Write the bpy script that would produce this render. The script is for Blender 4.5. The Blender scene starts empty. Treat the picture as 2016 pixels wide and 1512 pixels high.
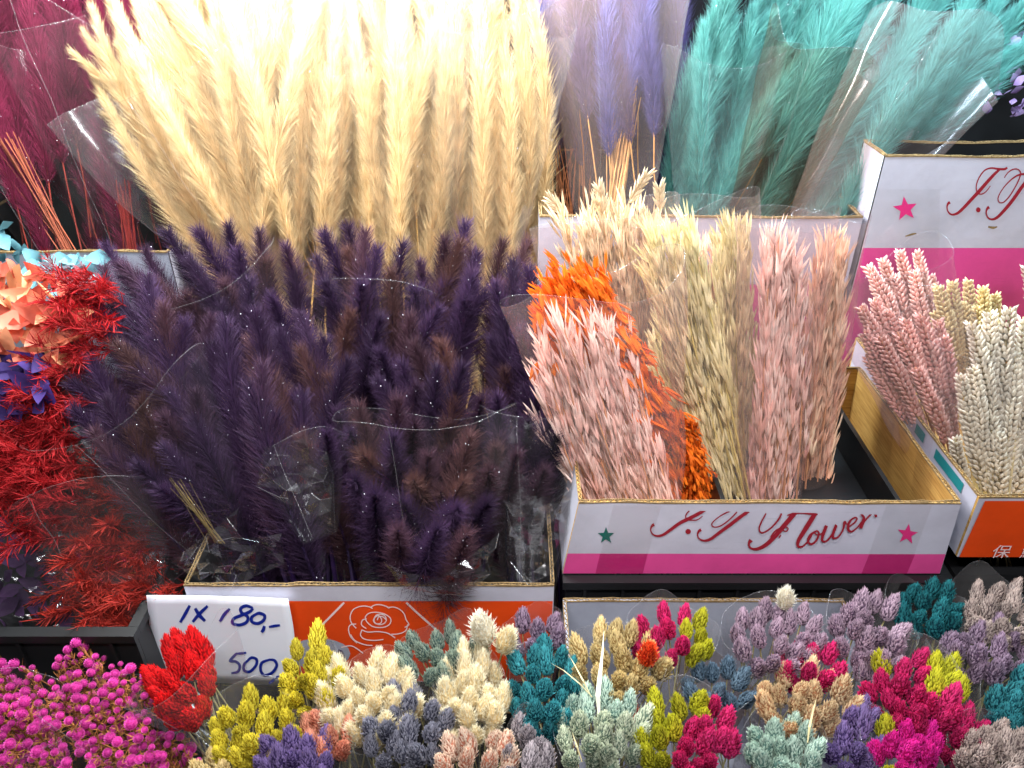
import bpy, math, random
from mathutils import Vector, Quaternion, Matrix, noise as mnoise

# ------------------------------------------------------------------ scene, camera, light
scene = bpy.context.scene
PITCH = math.radians(32.0)
FOC = 1530.0                      # focal length in pixels of the 2016 x 1512 photograph
CAM = Vector((0.0, 0.0, 1.55))
cd = bpy.data.cameras.new('camera')
cd.sensor_width = 36.0
cd.lens = 36.0 * FOC / 2016.0
cd.clip_start = 0.02
cd.clip_end = 50.0
cam = bpy.data.objects.new('camera', cd)
cam.location = CAM
cam.rotation_euler = (math.pi / 2 - PITCH, 0, 0)
scene.collection.objects.link(cam)
scene.camera = cam

world = bpy.data.worlds.new('World')
scene.world = world
world.use_nodes = True
wb = world.node_tree.nodes['Background']
wb.inputs[0].default_value = (0.88, 0.92, 1.0, 1)
wb.inputs[1].default_value = 0.085

def area_lamp(name, loc, aim, size, size_y, power, col):
    l = bpy.data.lights.new(name, 'AREA')
    l.shape = 'RECTANGLE'; l.size = size; l.size_y = size_y
    l.energy = power; l.color = col
    o = bpy.data.objects.new(name, l)
    o.location = loc
    o.rotation_euler = (Vector(aim) - Vector(loc)).to_track_quat('-Z', 'Y').to_euler()
    scene.collection.objects.link(o)
    return o

def spot_lamp(name, loc, aim, deg, blend, power, col, rad=0.04):
    l = bpy.data.lights.new(name, 'SPOT')
    l.spot_size = math.radians(deg); l.spot_blend = blend
    l.energy = power; l.color = col; l.shadow_soft_size = rad
    o = bpy.data.objects.new(name, l)
    o.location = loc
    o.rotation_euler = (Vector(aim) - Vector(loc)).to_track_quat('-Z', 'Y').to_euler()
    scene.collection.objects.link(o)
    return o

# bright lamp hung over the back row, the stall's ceiling tubes in front of it
area_lamp('lamp_over_back_row', (-0.27, 1.02, 1.68), (-0.27, 1.17, 1.35), 0.74, 0.08, 33.0, (0.94, 1.0, 0.99))
area_lamp('lamp_over_teal', (0.60, 1.04, 1.70), (0.58, 1.20, 1.35), 0.50, 0.08, 9.5, (0.64, 0.88, 1.0))
area_lamp('ceiling_tube', (0.05, -0.08, 2.25), (0.0, 0.66, 0.95), 1.3, 0.12, 21.0, (0.97, 0.98, 1.0))
spot_lamp('ceiling_spot', (0.04, 0.42, 2.15), (0.02, 0.62, 0.95), 56, 1.0, 44.0, (1.0, 0.99, 0.97))

scene.render.engine = 'CYCLES'
cy = scene.cycles
cy.use_denoising = True
cy.use_adaptive_sampling = True
cy.adaptive_threshold = 0.05
cy.max_bounces = 5
cy.diffuse_bounces = 2
cy.glossy_bounces = 1
cy.transmission_bounces = 2
cy.transparent_max_bounces = 32
cy.sample_clamp_indirect = 4.0
cy.caustics_reflective = False
cy.caustics_refractive = False
vs = scene.view_settings
vs.view_transform = 'Standard'
vs.look = 'None'
vs.exposure = 0.55
vs.gamma = 1.0
vs.use_curve_mapping = False

# ------------------------------------------------------------------ helpers
RND = random.Random(7)
FWD = Vector((0, math.cos(PITCH), -math.sin(PITCH)))
UPV = Vector((0, math.sin(PITCH), math.cos(PITCH)))

def ray(px, py):
    return FWD + Vector((1, 0, 0)) * ((px - 1008) / FOC) - UPV * ((py - 756) / FOC)

def P(px, py, Y):
    """point of the stall at depth Y that the photograph shows at (px, py)"""
    d = ray(px, py)
    return CAM + d * (Y / d.y)

def PZ(px, py, Z):
    d = ray(px, py)
    return CAM + d * ((Z - CAM.z) / d.z)

def lin(c):
    c = c / 255.0
    return c / 12.92 if c <= 0.04045 else ((c + 0.055) / 1.055) ** 2.4

def S(r, g, b):
    return (lin(r), lin(g), lin(b))

def empty(name, loc, label, cat, group=None):
    o = bpy.data.objects.new(name, None)
    o.empty_display_size = 0.05
    o.location = loc
    scene.collection.objects.link(o)
    o['label'] = label; o['category'] = cat
    if group: o['group'] = group
    return o

def tag(o, label, cat, group=None):
    o['label'] = label; o['category'] = cat
    if group: o['group'] = group
    return o

def wloc(o):
    p = Vector()
    while o is not None:
        p += o.location; o = o.parent
    return p

class MB:
    """collects faces with a material index and a per-vertex tone"""
    def __init__(self):
        self.v = []; self.f = []; self.m = []; self.t = []
    def add(self, verts, faces, mat=0, tones=0.0):
        n = len(self.v)
        self.v.extend([tuple(x) for x in verts])
        if isinstance(tones, (int, float)):
            self.t.extend([tones] * len(verts))
        else:
            self.t.extend(tones)
        for f in faces:
            self.f.append(tuple(i + n for i in f)); self.m.append(mat)
    def box(self, a, b, mat=0, tone=0.0):
        x0, y0, z0 = a; x1, y1, z1 = b
        v = [(x0,y0,z0),(x1,y0,z0),(x1,y1,z0),(x0,y1,z0),(x0,y0,z1),(x1,y0,z1),(x1,y1,z1),(x0,y1,z1)]
        f = [(0,3,2,1),(4,5,6,7),(0,1,5,4),(1,2,6,5),(2,3,7,6),(3,0,4,7)]
        self.add(v, f, mat, tone)
    def tube(self, pts, rads, n=5, mat=0, tones=0.0, cap=True):
        pts = [Vector(p) for p in pts]
        V = []; F = []; T = []
        up = Vector((0.31, 0.2, 0.93))
        for i, p in enumerate(pts):
            a = pts[max(i - 1, 0)]; b = pts[min(i + 1, len(pts) - 1)]
            d = (b - a)
            d = d.normalized() if d.length > 1e-9 else Vector((0, 0, 1))
            u = d.cross(up)
            if u.length < 1e-4: u = d.cross(Vector((1, 0, 0)))
            u.normalize(); w = d.cross(u)
            r = rads[i] if isinstance(rads, (list, tuple)) else rads
            for k in range(n):
                q = 2 * math.pi * k / n
                V.append(p + (u * math.cos(q) + w * math.sin(q)) * r)
                T.append(tones[i] if isinstance(tones, (list, tuple)) else tones)
        for i in range(len(pts) - 1):
            for k in range(n):
                F.append((i*n+k, i*n+(k+1) % n, (i+1)*n+(k+1) % n, (i+1)*n+k))
        if cap:
            F.append(tuple(range(n - 1, -1, -1)))
            F.append(tuple((len(pts) - 1) * n + k for k in range(n)))
        self.add(V, F, mat, T)
    def mesh(self, name, mats, smooth=False):
        me = bpy.data.meshes.new(name)
        me.from_pydata(self.v, [], self.f)
        for m in mats: me.materials.append(m)
        me.polygons.foreach_set('material_index', self.m)
        if smooth:
            me.polygons.foreach_set('use_smooth', [True] * len(self.f))
        a = me.attributes.new('tone', 'FLOAT', 'POINT')
        a.data.foreach_set('value', self.t)
        me.update()
        return me
    def obj(self, name, mats, parent=None, smooth=False, loc=None):
        """one mesh object; with loc its vertices become relative to loc"""
        base = Vector(loc) if loc is not None else (wloc(parent) if parent else Vector())
        self.v = [(x - base.x, y - base.y, z - base.z) for x, y, z in self.v]
        o = bpy.data.objects.new(name, self.mesh(name, mats, smooth))
        scene.collection.objects.link(o)
        o.location = (base - wloc(parent)) if parent else base
        if parent: o.parent = parent
        return o

def place(name, me, parent, loc, direction, spin, scale, mats=None):
    """a copy of a shared mesh, its local Z along direction, as a part of parent"""
    o = bpy.data.objects.new(name, me)
    scene.collection.objects.link(o)
    q = Vector(direction).normalized().to_track_quat('Z', 'Y') @ Quaternion((0, 0, 1), spin)
    o.rotation_mode = 'QUATERNION'
    o.rotation_quaternion = q
    o.location = Vector(loc) - (wloc(parent) if parent else Vector())
    o.scale = (scale, scale, scale) if isinstance(scale, (int, float)) else scale
    if parent: o.parent = parent
    if mats:
        for i, m in enumerate(mats):
            o.material_slots[i].link = 'OBJECT'
            o.material_slots[i].material = m
    return o

def darts(inside, bbox, dist, n, rnd, tries=4000):
    pts = []
    for _ in range(tries):
        if len(pts) >= n: break
        x = rnd.uniform(bbox[0], bbox[2]); y = rnd.uniform(bbox[1], bbox[3])
        if not inside(x, y): continue
        if all((x - a) ** 2 + (y - b) ** 2 > dist * dist for a, b in pts):
            pts.append((x, y))
    return pts

def in_poly(poly):
    def f(x, y):
        c = False; j = len(poly) - 1
        for i in range(len(poly)):
            xi, yi = poly[i]; xj, yj = poly[j]
            if (yi > y) != (yj > y) and x < (xj - xi) * (y - yi) / (yj - yi) + xi: c = not c
            j = i
        return c
    return f

def poly_box(p):
    return (min(a for a, b in p), min(b for a, b in p), max(a for a, b in p), max(b for a, b in p))

# ------------------------------------------------------------------ materials
def new_mat(name):
    m = bpy.data.materials.new(name); m.use_nodes = True
    nt = m.node_tree
    for n in list(nt.nodes): nt.nodes.remove(n)
    out = nt.nodes.new('ShaderNodeOutputMaterial')
    return m, nt, out

_fib = {}
def fibre(c0, c1, trans=0.3, vary=0.25, rough=0.75, c_alt=None, gain=1.0):
    """dyed plant fibre: c0 at the root to c1 at the tip (tone), each piece a little different"""
    key = (c0, c1, trans, vary, rough, c_alt, gain)
    if key in _fib: return _fib[key]
    m, nt, out = new_mat('dyed_fibre')
    N = nt.nodes.new; L = nt.links.new
    at = N('ShaderNodeAttribute'); at.attribute_name = 'tone'
    mx = N('ShaderNodeMix'); mx.data_type = 'RGBA'
    mx.inputs['A'].default_value = (*[x * gain for x in c0], 1); mx.inputs['B'].default_value = (*[x * gain for x in c1], 1)
    L(at.outputs['Fac'], mx.inputs['Factor'])
    col = mx.outputs['Result']
    oi = N('ShaderNodeObjectInfo')
    if c_alt is not None:
        m2 = N('ShaderNodeMix'); m2.data_type = 'RGBA'
        rm = N('ShaderNodeMapRange'); rm.inputs[1].default_value = 0.45; rm.inputs[2].default_value = 0.95
        L(oi.outputs['Random'], rm.inputs[0]); L(rm.outputs[0], m2.inputs['Factor'])
        L(col, m2.inputs['A']); m2.inputs['B'].default_value = (*c_alt, 1)
        col = m2.outputs['Result']
    hv = N('ShaderNodeHueSaturation')
    mr = N('ShaderNodeMapRange'); mr.inputs[3].default_value = 1 - vary; mr.inputs[4].default_value = 1 + vary
    wn = N('ShaderNodeTexWhiteNoise'); wn.noise_dimensions = '1D'
    L(oi.outputs['Random'], wn.inputs['W']); L(wn.outputs['Value'], mr.inputs[0])
    L(mr.outputs[0], hv.inputs['Value'])
    L(col, hv.inputs['Color'])
    # mottled dye
    tc = N('ShaderNodeTexCoord'); nz = N('ShaderNodeTexNoise'); nz.inputs['Scale'].default_value = 60.0
    L(tc.outputs['Object'], nz.inputs['Vector'])
    m3 = N('ShaderNodeMapRange'); m3.inputs[1].default_value = 0.3; m3.inputs[2].default_value = 0.7
    m3.inputs[3].default_value = 0.8; m3.inputs[4].default_value = 1.15
    L(nz.outputs['Fac'], m3.inputs[0])
    vm = N('ShaderNodeVectorMath'); vm.operation = 'SCALE'
    L(hv.outputs['Color'], vm.inputs[0]); L(m3.outputs[0], vm.inputs['Scale'])
    pb = N('ShaderNodeBsdfPrincipled'); pb.inputs['Roughness'].default_value = rough
    pb.inputs['Specular IOR Level'].default_value = 0.25
    L(vm.outputs[0], pb.inputs['Base Color'])
    tr = N('ShaderNodeBsdfTranslucent'); L(vm.outputs[0], tr.inputs['Color'])
    ms = N('ShaderNodeMixShader'); ms.inputs[0].default_value = trans
    L(pb.outputs[0], ms.inputs[1]); L(tr.outputs[0], ms.inputs[2]); L(ms.outputs[0], out.inputs['Surface'])
    _fib[key] = m
    return m

def plain(name, col, rough=0.6, spec=0.3, noise_amp=0.0, noise_scale=20.0, bump=0.0, metal=0.0):
    m, nt, out = new_mat(name)
    N = nt.nodes.new; L = nt.links.new
    pb = N('ShaderNodeBsdfPrincipled'); pb.inputs['Roughness'].default_value = rough
    pb.inputs['Specular IOR Level'].default_value = spec; pb.inputs['Metallic'].default_value = metal
    pb.inputs['Base Color'].default_value = (*col, 1)
    if noise_amp or bump:
        tc = N('ShaderNodeTexCoord'); nz = N('ShaderNodeTexNoise')
        nz.inputs['Scale'].default_value = noise_scale; nz.inputs['Detail'].default_value = 6
        L(tc.outputs['Object'], nz.inputs['Vector'])
        if noise_amp:
            mr = N('ShaderNodeMapRange'); mr.inputs[1].default_value = 0.3; mr.inputs[2].default_value = 0.7
            mr.inputs[3].default_value = 1 - noise_amp; mr.inputs[4].default_value = 1 + noise_amp * 0.5
            L(nz.outputs['Fac'], mr.inputs[0])
            vm = N('ShaderNodeVectorMath'); vm.operation = 'SCALE'; vm.inputs[0].default_value = col
            L(mr.outputs[0], vm.inputs['Scale']); L(vm.outputs[0], pb.inputs['Base Color'])
        if bump:
            bp = N('ShaderNodeBump'); bp.inputs['Strength'].default_value = bump; bp.inputs['Distance'].default_value = 0.002
            L(nz.outputs['Fac'], bp.inputs['Height']); L(bp.outputs[0], pb.inputs['Normal'])
    L(pb.outputs[0], out.inputs['Surface'])
    return m

def film(name, tint, haze, gloss_lo, gloss_hi, rough, haze_col=(0.9, 0.88, 0.9)):
    """clear cellophane: see-through, glossy at grazing angles, faintly milky"""
    m, nt, out = new_mat(name)
    N = nt.nodes.new; L = nt.links.new
    tr = N('ShaderNodeBsdfTransparent'); tr.inputs[0].default_value = (*tint, 1)
    df = N('ShaderNodeBsdfDiffuse'); df.inputs[0].default_value = (*haze_col, 1)
    gl = N('ShaderNodeBsdfGlossy'); gl.inputs['Roughness'].default_value = rough
    gl.inputs['Color'].default_value = (0.95, 0.96, 1.0, 1)
    tc = N('ShaderNodeTexCoord'); nz = N('ShaderNodeTexNoise'); nz.inputs['Scale'].default_value = 26.0
    nz.inputs['Detail'].default_value = 3
    L(tc.outputs['Object'], nz.inputs['Vector'])
    bp = N('ShaderNodeBump'); bp.inputs['Strength'].default_value = 0.3; bp.inputs['Distance'].default_value = 0.004
    L(nz.outputs['Fac'], bp.inputs['Height']); L(bp.outputs[0], gl.inputs['Normal'])
    lw = N('ShaderNodeLayerWeight'); lw.inputs['Blend'].default_value = 0.28
    L(bp.outputs[0], lw.inputs['Normal'])
    mr = N('ShaderNodeMapRange'); mr.inputs[3].default_value = gloss_lo; mr.inputs[4].default_value = gloss_hi
    L(lw.outputs['Facing'], mr.inputs[0])
    a = N('ShaderNodeMixShader'); a.inputs[0].default_value = haze
    L(tr.outputs[0], a.inputs[1]); L(df.outputs[0], a.inputs[2])
    b = N('ShaderNodeMixShader'); L(mr.outputs[0], b.inputs[0])
    L(a.outputs[0], b.inputs[1]); L(gl.outputs[0], b.inputs[2])
    L(b.outputs[0], out.inputs['Surface'])
    return m

M_FILM = film('clear_cellophane', (0.975, 0.975, 0.98), 0.012, 0.012, 0.16, 0.16)
M_FILM_CLEAR = film('thin_clear_cellophane', (0.985, 0.985, 0.985), 0.003, 0.003, 0.05, 0.16)
M_FILM_FRONT = film('milky_cellophane', (0.96, 0.96, 0.965), 0.06, 0.014, 0.16, 0.2, (0.8, 0.76, 0.76))
M_FILM_DIM = film('brown_tinted_cellophane', (0.86, 0.76, 0.70), 0.012, 0.01, 0.14, 0.18, (0.55, 0.36, 0.28))
M_FILM_PINK = film('pinkish_cellophane', (0.95, 0.90, 0.91), 0.045, 0.012, 0.16, 0.16, (0.84, 0.66, 0.62))
M_FILM_CRISP = film('crumpled_cellophane', (0.97, 0.965, 0.96), 0.008, 0.02, 0.25, 0.09)
M_EDGE = film('cellophane_edge_shine', (0.85, 0.85, 0.86), 0.12, 0.10, 0.4, 0.2)  # pale strips imitate the shine along film edges and folds
M_GLINT = plain('glitter', (0.85, 0.85, 0.95), 0.25, 0.8)

def cardboard():
    m, nt, out = new_mat('brown_cardboard')
    N = nt.nodes.new; L = nt.links.new
    tc = N('ShaderNodeTexCoord'); mp = N('ShaderNodeMapping'); mp.inputs['Scale'].default_value = (8, 8, 160)
    L(tc.outputs['Object'], mp.inputs[0])
    nz = N('ShaderNodeTexNoise'); nz.inputs['Scale'].default_value = 3.0; nz.inputs['Detail'].default_value = 5
    L(mp.outputs[0], nz.inputs['Vector'])
    cr = N('ShaderNodeValToRGB')
    cr.color_ramp.elements[0].color = (*S(150, 106, 50), 1); cr.color_ramp.elements[1].color = (*S(206, 166, 96), 1)
    cr.color_ramp.elements[0].position = 0.25; cr.color_ramp.elements[1].position = 0.75
    L(nz.outputs['Fac'], cr.inputs[0])
    pb = N('ShaderNodeBsdfPrincipled'); pb.inputs['Roughness'].default_value = 0.7
    pb.inputs['Specular IOR Level'].default_value = 0.2
    L(cr.outputs[0], pb.inputs['Base Color']); L(pb.outputs[0], out.inputs['Surface'])
    return m

def printed(name, col, rough=0.42):
    """printed box board: faint scuffs, grime and soft dents"""
    m, nt, out = new_mat(name)
    N = nt.nodes.new; L = nt.links.new
    tc = N('ShaderNodeTexCoord')
    n1 = N('ShaderNodeTexNoise'); n1.inputs['Scale'].default_value = 9.0; n1.inputs['Detail'].default_value = 8; n1.inputs['Roughness'].default_value = 0.65
    L(tc.outputs['Object'], n1.inputs['Vector'])
    mr = N('ShaderNodeMapRange'); mr.inputs[1].default_value = 0.32; mr.inputs[2].default_value = 0.6
    mr.inputs[3].default_value = 0.80; mr.inputs[4].default_value = 1.0
    L(n1.outputs['Fac'], mr.inputs[0])
    mp = N('ShaderNodeMapping'); mp.inputs['Scale'].default_value = (14, 14, 210); mp.inputs['Rotation'].default_value = (0, 0.12, 0)
    L(tc.outputs['Object'], mp.inputs[0])
    n2 = N('ShaderNodeTexNoise'); n2.inputs['Scale'].default_value = 1.6; n2.inputs['Detail'].default_value = 4
    L(mp.outputs[0], n2.inputs['Vector'])
    m2 = N('ShaderNodeMapRange'); m2.inputs[1].default_value = 0.66; m2.inputs[2].default_value = 0.74
    m2.inputs[3].default_value = 1.0; m2.inputs[4].default_value = 0.88
    L(n2.outputs['Fac'], m2.inputs[0])
    mu = N('ShaderNodeMath'); mu.operation = 'MULTIPLY'; L(mr.outputs[0], mu.inputs[0]); L(m2.outputs[0], mu.inputs[1])
    vm = N('ShaderNodeVectorMath'); vm.operation = 'SCALE'; vm.inputs[0].default_value = col
    L(mu.outputs[0], vm.inputs['Scale'])
    pb = N('ShaderNodeBsdfPrincipled'); pb.inputs['Roughness'].default_value = rough
    pb.inputs['Specular IOR Level'].default_value = 0.35
    L(vm.outputs[0], pb.inputs['Base Color'])
    bp = N('ShaderNodeBump'); bp.inputs['Strength'].default_value = 0.25; bp.inputs['Distance'].default_value = 0.004
    L(n1.outputs['Fac'], bp.inputs['Height']); L(bp.outputs[0], pb.inputs['Normal'])
    L(pb.outputs[0], out.inputs['Surface'])
    return m

M_CARD = cardboard()
M_FLUTE = plain('corrugated_edge', S(138, 114, 80), 0.8, 0.1, 0.4, 220)
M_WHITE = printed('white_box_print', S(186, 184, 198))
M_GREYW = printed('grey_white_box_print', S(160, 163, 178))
M_PINK = printed('magenta_box_print', S(212, 72, 140))
M_PINKD = printed('dark_magenta_box_print', S(184, 34, 108))
M_ORANGE = printed('orange_box_print', S(226, 72, 18))
M_MAROON = plain('maroon_print', S(142, 26, 42), 0.5)
M_STAR_P = plain('pink_print', S(216, 42, 120), 0.5)
M_STAR_G = plain('green_print', S(24, 92, 84), 0.5)
M_TEALP = plain('teal_print', S(30, 120, 122), 0.5)
M_LINEW = plain('pale_line_print', S(232, 205, 205), 0.5)
M_TAPE = film('packing_tape', (0.985, 0.98, 0.975), 0.006, 0.012, 0.15, 0.15, (0.8, 0.7, 0.6))
M_BLACK = plain('black_plastic', (0.010, 0.010, 0.011), 0.35, 0.4, 0.3, 12, 0.1)
M_WALL = plain('dark_backdrop', (0.006, 0.005, 0.007), 0.8, 0.1, 0.4, 4)
M_PAPER = plain('white_paper', S(236, 239, 250), 0.6, 0.2, 0.04, 14, 0.05)
M_INK = plain('blue_marker_ink', S(24, 44, 150), 0.5, 0.2, 0.25, 300)
M_LABEL = plain('straw_yellow_strip', S(176, 150, 84), 0.6, 0.2, 0.5, 90)
M_STEM = fibre(S(196, 150, 92), S(210, 176, 120), 0.2, 0.25)

# ------------------------------------------------------------------ setting
def struct(o):
    o['kind'] = 'structure'; return o

b = MB(); b.box((-3, 1.75, -0.2), (3, 1.8, 3.2))
struct(b.obj('wall', [M_WALL], smooth=False))
b = MB(); b.box((-3, -1.5, -0.25), (3, 1.74, -0.2))
struct(b.obj('floor', [M_WALL]))
b = MB(); b.box((-1.6, 0.22, 0.52), (1.6, 0.70, 0.56)); b.box((-1.6, 0.70, 0.52), (1.6, 1.06, 0.70)); b.box((-1.6, 1.06, 0.52), (1.6, 1.70, 0.90))
struct(b.obj('stall_shelf', [M_BLACK]))

# ------------------------------------------------------------------ plant meshes (shared between copies)
def v_rot(axis, ang, v):
    return Quaternion(axis, ang) @ v

def hair(b, p, d, L, w, side, bend, mat=0, t0=0.0, t1=1.0):
    """one tapered bristle, two segments"""
    m = p + d * (L * 0.55) + bend * 0.3
    e = p + d * L + bend
    s = side * (w * 0.5)
    b.add([p - s, p + s, m - s * 0.75, m + s * 0.75, e], [(0, 1, 3, 2), (2, 3, 4)], mat, [t0, t0, (t0 + t1) / 2, (t0 + t1) / 2, t1])

def plume_mesh(seed, L=0.22, hmax=0.034, n=1500, w=0.0006, stalk=0.22, bend=0.02, ang=(48, 24), tuft=0.0, spine=0.0016, glints=14, knobs=True):
    """fluffy grass plume, tip at the origin, stalk running down local -Z"""
    r = random.Random(seed); b = MB()
    bx = r.uniform(-1, 1) * bend; by = r.uniform(-1, 1) * bend
    def sp(t):            # t=0 foot of the fluff, 1 tip
        k = t * t
        return Vector((bx * (k - 1), by * (k - 1), -L * (1 - t)))
    foot = sp(0)
    pts = [foot + Vector((-bx * 0.2, -by * 0.2, -stalk)), foot + Vector((0, 0, -stalk * 0.4))] + [sp(i / 7) for i in range(8)]
    rad = [spine * 1.2, spine * 1.1] + [spine * (1 - 0.75 * i / 7) for i in range(8)]
    b.tube(pts, rad, 5, 1, 0.3)
    for i in range(n):
        t = r.random() ** 0.9
        p = sp(t)
        a = r.uniform(0, 2 * math.pi)
        if tuft: a = round(a / 1.05) * 1.05 + r.gauss(0, 0.25) + t * 9
        tang = (sp(min(t + 0.05, 1)) - sp(max(t - 0.05, 0))).normalized()
        rad_v = tang.orthogonal().normalized()
        rad_v = v_rot(tang, a, rad_v)
        al = math.radians(ang[0] + (ang[1] - ang[0]) * t + r.gauss(0, 9))
        d = (tang * math.cos(al) + rad_v * math.sin(al)).normalized()
        prof = (0.55 + 0.45 * min(1, t / 0.25)) * (1 - 0.55 * max(0, (t - 0.6) / 0.4) ** 1.3)
        h = hmax * prof * r.uniform(0.55, 1.1)
        side = d.cross(Vector((r.gauss(0, 1), r.gauss(0, 1), r.gauss(0, 1)))).normalized()
        bd = tang * (h * r.uniform(0.0, 0.22)) + Vector((r.gauss(0, 1), r.gauss(0, 1), r.gauss(0, 1))) * (h * 0.07)
        hair(b, p, d, h, w * r.uniform(0.7, 1.3), side, bd, 0, r.uniform(0, 0.25), r.uniform(0.7, 1.0))
    if knobs:
        for i in range(46):
            t = r.random(); p = sp(t); a = r.uniform(0, 6.28)
            d = Vector((math.cos(a) * 0.6, math.sin(a) * 0.6, 0.9)).normalized()
            hair(b, p, d, 0.008, 0.0016, d.cross(Vector((0, 0, 1))).normalized(), Vector(), 1, 0.3, 0.5)
    for i in range(glints):
        t = r.random(); a = r.uniform(0, 6.28); q = r.uniform(0.001, 0.012)
        p = sp(t) + Vector((math.cos(a) * q, math.sin(a) * q, q * 0.6))
        s = r.uniform(0.0004, 0.0008)
        u = Vector((r.gauss(0, 1), r.gauss(0, 1), r.gauss(0, 1))).normalized() * s
        w2 = u.orthogonal().normalized() * s
        b.add([p - u, p + w2, p + u, p - w2], [(0, 1, 2, 3)], 2, 1.0)
    return b.mesh('grass_plume', [None, None, None])

def head_mesh(seed, L=0.034, R=0.0098, n=210, sl=0.0074, sw=0.0033, stem=0.12, spread=24, bristle=0):
    """dense seed head of overlapping pointed scales; foot of the head at the origin, stem below"""
    r = random.Random(seed); b = MB()
    def rr(t): return R * max(0.05, math.sin(math.pi * (0.18 + 0.80 * t)) ** 0.85)
    core = [Vector((0, 0, L * t)) for t in (0, 0.2, 0.45, 0.7, 0.95)]
    b.tube(core, [rr(t) * 0.66 for t in (0, 0.2, 0.45, 0.7, 0.95)], 7, 0, 0.0)
    b.tube([(r.uniform(-.006, .006), r.uniform(-.006, .006), -stem), (0, 0, 0.002)], [0.0009, 0.0008], 4, 1, 0.3)
    ga = math.pi * (3 - math.sqrt(5))
    for i in range(n):
        t = (i + 0.5) / n; a = i * ga + r.gauss(0, 0.12)
        rad_v = Vector((math.cos(a), math.sin(a), 0))
        be = math.radians(spread * (1 - 0.8 * t) + r.gauss(0, 6))
        d = (Vector((0, 0, 1)) * math.cos(be) + rad_v * math.sin(be)).normalized()
        nrm = (rad_v * math.cos(be) - Vector((0, 0, 1)) * math.sin(be)).normalized()
        tg = d.cross(nrm)
        p = rad_v * (rr(t) * 0.62) + Vector((0, 0, L * t * 0.93 - 0.0015))
        l = sl * r.uniform(0.8, 1.2); w = sw * r.uniform(0.8, 1.15) * (1 - 0.3 * t)
        m = p + d * (l * 0.45) + nrm * (w * 0.32)
        q0 = p + d * (l * 0.42) + tg * (w * 0.5); q1 = p + d * (l * 0.42) - tg * (w * 0.5)
        e = p + d * l + nrm * r.uniform(-0.0008, 0.0012)
        b.add([p, q0, m, q1, e], [(0, 1, 2), (0, 2, 3), (1, 4, 2), (2, 4, 3)], 0, [0.05, 0.45, 0.5, 0.45, 1.0])
    for i in range(bristle):
        t = r.random(); a = r.uniform(0, 6.28); rad_v = Vector((math.cos(a), math.sin(a), 0))
        be = math.radians(42 - 26 * t + r.gauss(0, 8))
        d = (Vector((0, 0, 1)) * math.cos(be) + rad_v * math.sin(be)).normalized()
        hair(b, rad_v * rr(t) * 0.8 + Vector((0, 0, L * t)), d, r.uniform(0.0045, 0.0075), 0.0005, d.cross(rad_v + Vector((0.1, 0.2, 0.3))).normalized(), Vector(), 0, 0.7, 1.0)
    return b.mesh('seed_head', [None, None])

def spikelet(b, p, d, nrm, l, w, tone, r, mat=0):
    """two long pointed husks that gape a little"""
    tg = d.cross(nrm).normalized()
    for s in (-1, 1):
        op = r.uniform(0.05, 0.16)
        dd = (d + tg * (s * op)).normalized()
        q = dd.cross(nrm).normalized()
        a = p + dd * (l * 0.35); c = p + dd * (l * 0.7)
        bl = nrm * (w * 0.35)
        V = [p, a + q * (w * .5), a + bl, a - q * (w * .5), c + q * (w * .36), c + bl * 0.8, c - q * (w * .36), p + dd * l]
        F = [(0, 1, 2), (0, 2, 3), (1, 4, 5, 2), (2, 5, 6, 3), (4, 7, 5), (5, 7, 6)]
        b.add(V, F, mat, [tone * .6, tone * .8, tone, tone * .8, tone, min(1, tone * 1.1), tone, min(1, tone * 1.25)])

def oat_mesh(seed, L=0.24, n=46, stalk=0.16, l=0.031, w=0.0040, spread=0.0095, droop=0.0):
    """oat stalk, tip at the origin, husks lying along the stem"""
    r = random.Random(seed); b = MB()
    bx = r.uniform(-1, 1) * 0.012; by = r.uniform(-1, 1) * 0.012
    def sp(t): return Vector((bx * (t * t - 1), by * (t * t - 1), -L * (1 - t)))
    b.tube([sp(0) + Vector((0, 0, -stalk))] + [sp(i / 5) for i in range(6)], [0.0013, 0.0012, 0.0011, 0.001, 0.0008, 0.0006, 0.0004], 4, 1, 0.4)
    for i in range(n):
        t = (i + r.random()) / n
        a = r.uniform(0, 6.28)
        rad_v = Vector((math.cos(a), math.sin(a), 0))
        off = spread * r.random() ** 0.7 * (1 - 0.5 * t)
        p = sp(t) + rad_v * off + Vector((0, 0, -0.01))
        al = math.radians(r.gauss(5, 4) + (18 * max(0, t - 0.75) / 0.25 if r.random() < .5 else 0))
        d = (Vector((0, 0, 1)) * math.cos(al) + rad_v * math.sin(al)).normalized()
        if droop and r.random() < droop:
            d = (Vector((0, 0, -1)) + rad_v * r.uniform(0.3, 0.9)).normalized()
        nrm = (rad_v - d * rad_v.dot(d)).normalized()
        q = Quaternion(d, r.gauss(0, 0.5)); nrm = q @ nrm
        spikelet(b, p, d, nrm, l * r.uniform(0.75, 1.25), w * r.uniform(0.8, 1.2), r.uniform(0.35, 1.0), r)
        if r.random() < 0.35:
            b.tube([sp(max(0, t - 0.08)), p], [0.0004, 0.0003], 3, 1, 0.6, cap=False)
    return b.mesh('oat_stalk', [None, None])

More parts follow.
